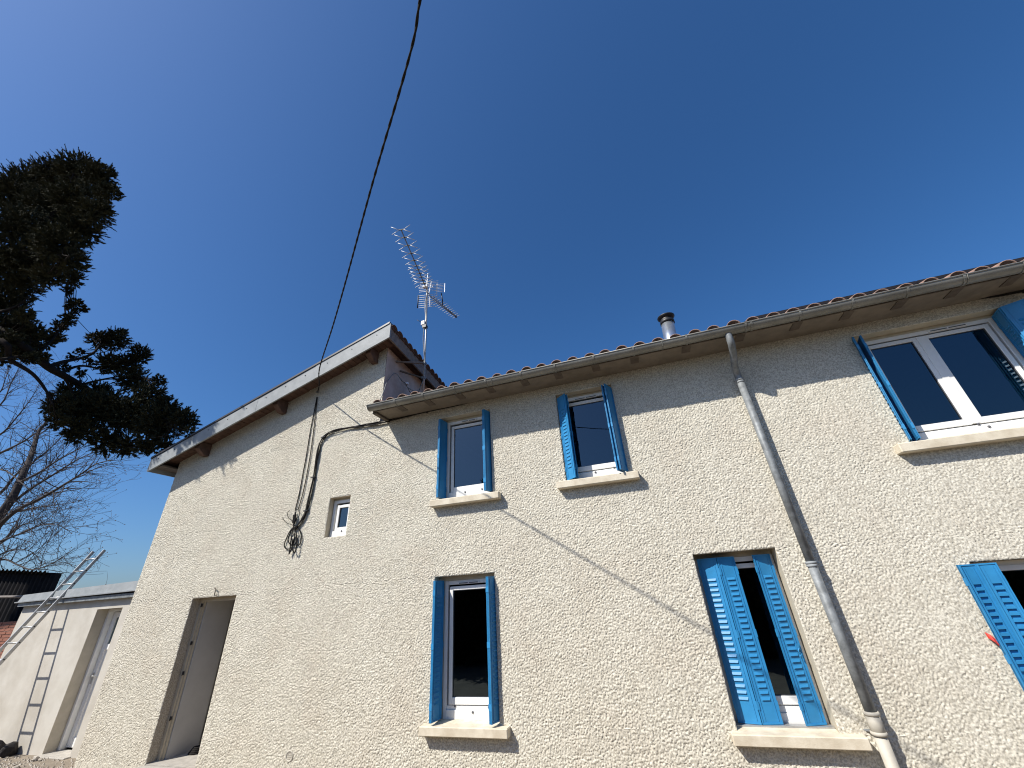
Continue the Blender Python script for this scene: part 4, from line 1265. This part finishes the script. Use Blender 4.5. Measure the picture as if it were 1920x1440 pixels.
# ---------------------------------------------------------------- rubble at the foot of the annexe
def rock(name, c, s, m_, seed, label, cat, group):
    rnd = random.Random(seed)
    bm = bmesh.new()
    bmesh.ops.create_icosphere(bm, subdivisions=2, radius=1.0)
    ax_ = [Vector((rnd.uniform(-1, 1), rnd.uniform(-1, 1), rnd.uniform(-1, 1))).normalized() for _ in range(7)]
    for v in bm.verts:
        q = v.co.copy()
        for a in ax_:
            d = q.dot(a)
            if d > .62:
                q -= a * (d - .62)
        q *= 1 + rnd.uniform(-.05, .05)
        v.co = Vector((q.x * s[0], q.y * s[1], q.z * s[2]))
    me = bpy.data.meshes.new(name)
    bm.to_mesh(me); bm.free()
    me.materials.append(m_)
    o = link(name, me, None, c, (0, 0, rnd.uniform(0, 6)))
    return tag(o, label, cat, group)

rock('dark_rubble_block', (-12.35, .18, -.10), (.24, .17, .17), M['soot'], 5, 'large black lump of rubble at the foot of the annexe wall under the ladder', 'rubble', None)
rock('dark_rubble_block', (-11.93, .22, -.12), (.14, .10, .13), M['soot'], 8, 'smaller black lump beside the large one at the foot of the annexe wall', 'rubble', None)
for i in range(20):
    x_ = random.uniform(-12.6, -9.75)
    y_ = random.uniform(-.75, .2)
    s_ = random.uniform(.03, .085)
    rock('rubble_stone', (x_, y_, -.2 + s_ * .35), (s_, s_ * .8, s_ * .55), M['stone'], 100 + i,
         'small pale piece of rubble on the ground before the annexe', 'stone', 'pale rubble on the ground by the annexe')
gr_ = MB()
for i in range(2600):
    x_ = random.uniform(-13.5, -7.0); y_ = random.uniform(-1.6, .3)
    if x_ > -9.7 and y_ > -.02: continue
    s_ = random.uniform(.006, .024)
    pts = [(x_ + random.uniform(-s_, s_), y_ + random.uniform(-s_, s_), -.2 + (s_ if k == 3 else -.003)) for k in range(4)]
    gr_.add([(x_ - s_, y_ - s_ * .6, -.201), (x_ + s_, y_ - s_ * .7, -.201), (x_ + s_ * .2, y_ + s_, -.201), (x_ + random.uniform(-.3, .3) * s_, y_, -.2 + s_ * 1.1)],
            ((0, 1, 3), (1, 2, 3), (2, 0, 3)))
gro = gr_.build('gravel', M['stone'])
gro['kind'] = 'stuff'
# dark heap just inside the doorway
m = MB()
for k in range(4):
    rr_ = .1 - .012 * k
    m.tube([(-7.70 + rr_ * math.cos(a * .5236) + .01 * k, .50 + rr_ * .8 * math.sin(a * .5236), -.085 + .022 * k) for a in range(13)], .014, 6, caps=False)
tag(m.build('hose_coil', M['cable']), 'small dark coil on the floor inside the open doorway', 'coil')
# red scrap behind the shutter
m = MB()
m.add([(2.93, -.02, 1.285), (2.955, -.035, 1.265), (2.99, -.03, 1.2), (2.968, -.045, 1.175), (2.95, -.05, 1.205), (2.935, -.015, 1.235)], ((0, 1, 4, 5), (1, 2, 3, 4)))
me_ = m
o = m.build('red_scrap', M['red'])
sm = o.modifiers.new('thick', 'SOLIDIFY'); sm.thickness = .006
tag(o, 'scrap of red tape sticking out behind the lower right shutter', 'tape')

# ---------------------------------------------------------------- conifer
def leaf_mesh(name, clumps, m_, tufts_per, blades, blade_len, blade_w, tuft_r, seed):
    rs = np.random.RandomState(seed)
    V = []
    for (cx, cy, cz, cr) in clumps:
        nt = max(10, int(tufts_per * (cr / .35) ** 2))
        # uneven lumps: a few lobes inside every clump
        nl = 18
        lob = rs.normal(size=(nl, 3)); lob /= np.linalg.norm(lob, axis=1)[:, None]
        lob *= (cr * rs.uniform(.1, 1.12, size=(nl, 1)))
        pick = rs.randint(0, nl, nt)
        d = rs.normal(size=(nt, 3)); d /= np.linalg.norm(d, axis=1)[:, None]
        rad = cr * (.20 + .34 * rs.uniform(0, 1, size=(nl, 1))[pick]) * rs.uniform(.1, 1.0, size=(nt, 1)) ** .5
        P = np.array([cx, cy, cz]) + lob[pick] + d * rad
        out = (P - np.array([cx, cy, cz]))
        out /= (np.linalg.norm(out, axis=1)[:, None] + 1e-6)
        out = out * .8 + d * .4 + np.array([0, 0, .35])
        out /= np.linalg.norm(out, axis=1)[:, None]
        for b in range(blades):
            r_ = rs.normal(size=(nt, 3))
            dirv = out * .9 + r_ * .55
            dirv /= np.linalg.norm(dirv, axis=1)[:, None]
            sidev = np.cross(dirv, rs.normal(size=(nt, 3)))
            sidev /= (np.linalg.norm(sidev, axis=1)[:, None] + 1e-6)
            L_ = blade_len * rs.uniform(.6, 1.3, size=(nt, 1))
            base_ = P + r_ * tuft_r * .4
            a = base_ - sidev * blade_w * .5
            c = base_ + sidev * blade_w * .5
            t = base_ + dirv * L_
            q = np.stack([a, c, t], axis=1)
            V.append(q)
    V = np.concatenate(V, 0)
    nt = V.shape[0]
    me = bpy.data.meshes.new(name)
    me.vertices.add(nt * 3)
    me.vertices.foreach_set('co', V.reshape(-1).astype(np.float32))
    me.loops.add(nt * 3)
    me.loops.foreach_set('vertex_index', np.arange(nt * 3, dtype=np.int32))
    me.polygons.add(nt)
    me.polygons.foreach_set('loop_start', np.arange(0, nt * 3, 3, dtype=np.int32))
    me.polygons.foreach_set('loop_total', np.full(nt, 3, dtype=np.int32))
    me.materials.append(m_)
    me.update()
    me.validate()
    return me

SIDE = [(-20.8 + random.uniform(-1.6, .8), -3.4 + random.uniform(-1, 1), random.uniform(8.5, 13.5), random.uniform(.4, .7)) for _ in range(22)]
cf = thing('conifer_tree', 'big dark evergreen conifer reaching in from the left over the gable roof end', 'tree', (-20.2, -3.4, -.2))
m = MB()
pth, rad = smooth_path([(-20.2, -3.4, -.4, .55), (-20.1, -3.35, 3, .46), (-20.0, -3.3, 6.5, .40), (-20.0, -3.3, 9.6, .32), (-20.4, -3.3, 12, .22), (-20.8, -3.4, 14, .1)], 4)
m.tube(pth, rad, 14)
m.build('trunk', M['bark'], cf)
root_pts = {0: (-20.0, -3.3, 8.2, .2), 9: (-20.0, -3.3, 11.0, .18), 4: (-20.0, -3.3, 7.4, .1)}
for i, l in enumerate(LIMBS):
    pts = list(l)
    if i in root_pts:
        pts = [root_pts[i]] + pts
    m = MB(); pth, rad = smooth_path(pts, 4); m.tube(pth, rad, 9); m.build('limb', M['bark'], cf)
# twigs that carry the tufts
rs = random.Random(4)
m = MB()
lp = [Vector(p[:3]) for l in LIMBS for p in smooth_path(l, 3)[0]]
for (cx, cy, cz, cr) in CLUMPS:
    c = Vector((cx, cy, cz))
    near = sorted(lp, key=lambda p: (p - c).length)[:5]
    if (near[0] - c).length > .9:
        continue
    for k in range(7):
        q = rs.choice(near)
        e = c + Vector((rs.gauss(0, 1), rs.gauss(0, 1), rs.gauss(0, 1))).normalized() * cr * rs.uniform(.3, .95)
        mid = q.lerp(e, .5) + Vector((rs.uniform(-.09, .09), rs.uniform(-.09, .09), rs.uniform(-.12, .06)))
        m.tube(smooth_path([q, mid, e], 3), [.011, .010, .009, .008, .006, .005, .004], 4)
m.build('twigs', M['bark'], cf)['kind'] = 'stuff'

def spray_mesh(name, clumps, m_, per, blades, seed):
    """flaky evergreen sprays: every twig is a short axis set with small scales that lean outwards"""
    rs_ = np.random.RandomState(seed)
    def unit(a):
        return a / (np.linalg.norm(a, axis=-1, keepdims=True) + 1e-9)
    out_ = []
    for (cx, cy, cz, cr) in clumps:
        n_ = max(14, int(per * (cr / .35) ** 2))
        c0 = np.array([cx, cy, cz])
        d0 = unit(rs_.normal(size=(n_, 3)))
        st = c0 + d0 * cr * rs_.uniform(0, .9, size=(n_, 1)) ** .6
        ax_ = unit(d0 * .75 + rs_.normal(size=(n_, 3)) * .5 + np.array([.12, -.05, .28]))
        ln = cr * rs_.uniform(.22, .62, size=(n_, 1)) * (1 + .5 * (rs_.uniform(size=(n_, 1)) > .85))
        ln = np.clip(ln, .05, .24)
        side = unit(np.cross(ax_, rs_.normal(size=(n_, 3))))
        bin_ = np.cross(ax_, side)
        for k in range(blades):
            t = (k + rs_.uniform(0, 1, size=(n_, 1))) / blades
            a = rs_.uniform(0, 2 * math.pi, size=(n_, 1))
            rad = side * np.cos(a) + bin_ * np.sin(a) * .55
            p = st + ax_ * ln * t
            dirv = unit(ax_ * .75 + rad * (.85 - .45 * t))
            wv = unit(np.cross(dirv, rs_.normal(size=(n_, 3))))
            L_ = (.036 + .034 * rs_.uniform(size=(n_, 1))) * (1.15 - .45 * t)
            W_ = L_ * .42
            out_.append(np.stack([p - wv * W_ * .5, p + wv * W_ * .5, p + dirv * L_], 1))
    V = np.concatenate(out_, 0)
    k_ = V.shape[0]
    me = bpy.data.meshes.new(name)
    me.vertices.add(k_ * 3)
    me.vertices.foreach_set('co', V.reshape(-1).astype(np.float32))
    me.loops.add(k_ * 3)
    me.loops.foreach_set('vertex_index', np.arange(k_ * 3, dtype=np.int32))
    me.polygons.add(k_)
    me.polygons.foreach_set('loop_start', np.arange(0, k_ * 3, 3, dtype=np.int32))
    me.polygons.foreach_set('loop_total', np.full(k_, 3, dtype=np.int32))
    me.materials.append(m_)
    me.update()
    return me

link('crown', spray_mesh('crown', CLUMPS, M['needle'], 300, 34, 3), cf)
link('crown', leaf_mesh('crown', SIDE, M['needle'], 120, 10, .12, .045, .1, 5), cf)

# ---------------------------------------------------------------- bare tree far behind
bt_ = thing('bare_tree', 'leafless tree with fine spreading branches far behind the annexe', 'tree', (-45.0, 7.0, -.2))
tw = MB()
bud = MB()
rb = random.Random(9)
def sprout(p, d, ln, r_, depth):
    n = max(3, int(ln / .3))
    pts = [p]
    rr = [r_]
    q = p.copy()
    dd = d.copy()
    for i in range(n):
        dd = (dd + Vector((rb.uniform(-.22, .22), rb.uniform(-.22, .22), rb.uniform(-.18, .24)))).normalized()
        q = q + dd * (ln / n)
        pts.append(q.copy()); rr.append(max(.005, r_ * (1 - (i + 1) / n * .8)))
    tw.tube(pts, rr, 4 if depth else 5, caps=False)
    if depth < 2:
        for i in range(1, len(pts)):
            if rb.random() < .75:
                a = Vector((rb.gauss(0, 1), rb.gauss(0, 1), rb.gauss(0, 1)))
                nd = (pts[i] - pts[i - 1]).normalized() * .75 + a.normalized() * .75
                sprout(pts[i], nd.normalized(), ln * rb.uniform(.28, .55), rr[i] * .6, depth + 1)
    elif rb.random() < .5:
        s = .03
        e = pts[-1]
        bud.add([e + Vector((s, 0, 0)), e + Vector((-s * .5, s, 0)), e + Vector((-s * .5, -s, 0)), e + Vector((0, 0, s * 1.6))], ((0, 1, 3), (1, 2, 3), (2, 0, 3)))
first = True
for l in BARE:
    pts = list(l)
    if first:
        pts = [(-45.0, 7.0, -.4, .55), (-44.0, 7.0, 1.0, .5)] + pts[1:]
    m = MB(); pth, rad = smooth_path(pts, 4); m.tube(pth, [r * .85 for r in rad], 8)
    m.build('trunk' if first else 'limb', M['twig'], bt_)
    for i in range(4, len(pth) - 1):
        if rb.random() < .9:
            for _ in range(2):
                d = (pth[i + 1] - pth[i]).normalized() * .8 + Vector((rb.gauss(0, 1), rb.gauss(0, 1), rb.gauss(0, 1) + .25)).normalized() * .8
                sprout(pth[i], d.normalized(), rb.uniform(.9, 2.6), min(.026, rad[i] * .32 + .007), 1 if rb.random() < .7 else 0)
    first = False
tw.build('twigs', M['twig'], bt_)['kind'] = 'stuff'
if bud.v:
    bud.build('buds', M['bud'], bt_)['kind'] = 'stuff'

# evergreens added out of view to give the lower panes something dark to reflect
hg = thing('added_hedge', 'unseen evergreen row added behind the viewpoint to darken the lower panes, beside a reflected tree', 'added_hedge', (0, -9.6, -.2))
rh = np.random.RandomState(6)
hc = []
for i in range(170):
    x_ = -34 + i * .4
    hc.append((x_, -9.6 + rh.uniform(-.5, .5), .5 + rh.uniform(-.2, .2), .85))
    hc.append((x_, -9.6 + rh.uniform(-.5, .5), 1.5 + rh.uniform(-.3, .3), .85))
    hc.append((x_, -9.6 + rh.uniform(-.4, .4), 2.2 + rh.uniform(-.4, .5), .75))
for k in range(34):
    zz = 3 + 5.2 * k / 34
    hc.append((-8.1 + rh.uniform(-1, 1) * (8.6 - zz) * .3, -15.8 + rh.uniform(-1, 1) * (8.6 - zz) * .3, zz, .55))
link('foliage', leaf_mesh('foliage', hc, M['needle'], 11, 7, .34, .15, .3, 12), hg)
m = MB(); m.box(-34, 34, -9.9, -9.3, -.25, 1.9); m.build('stems', M['bark'], hg)
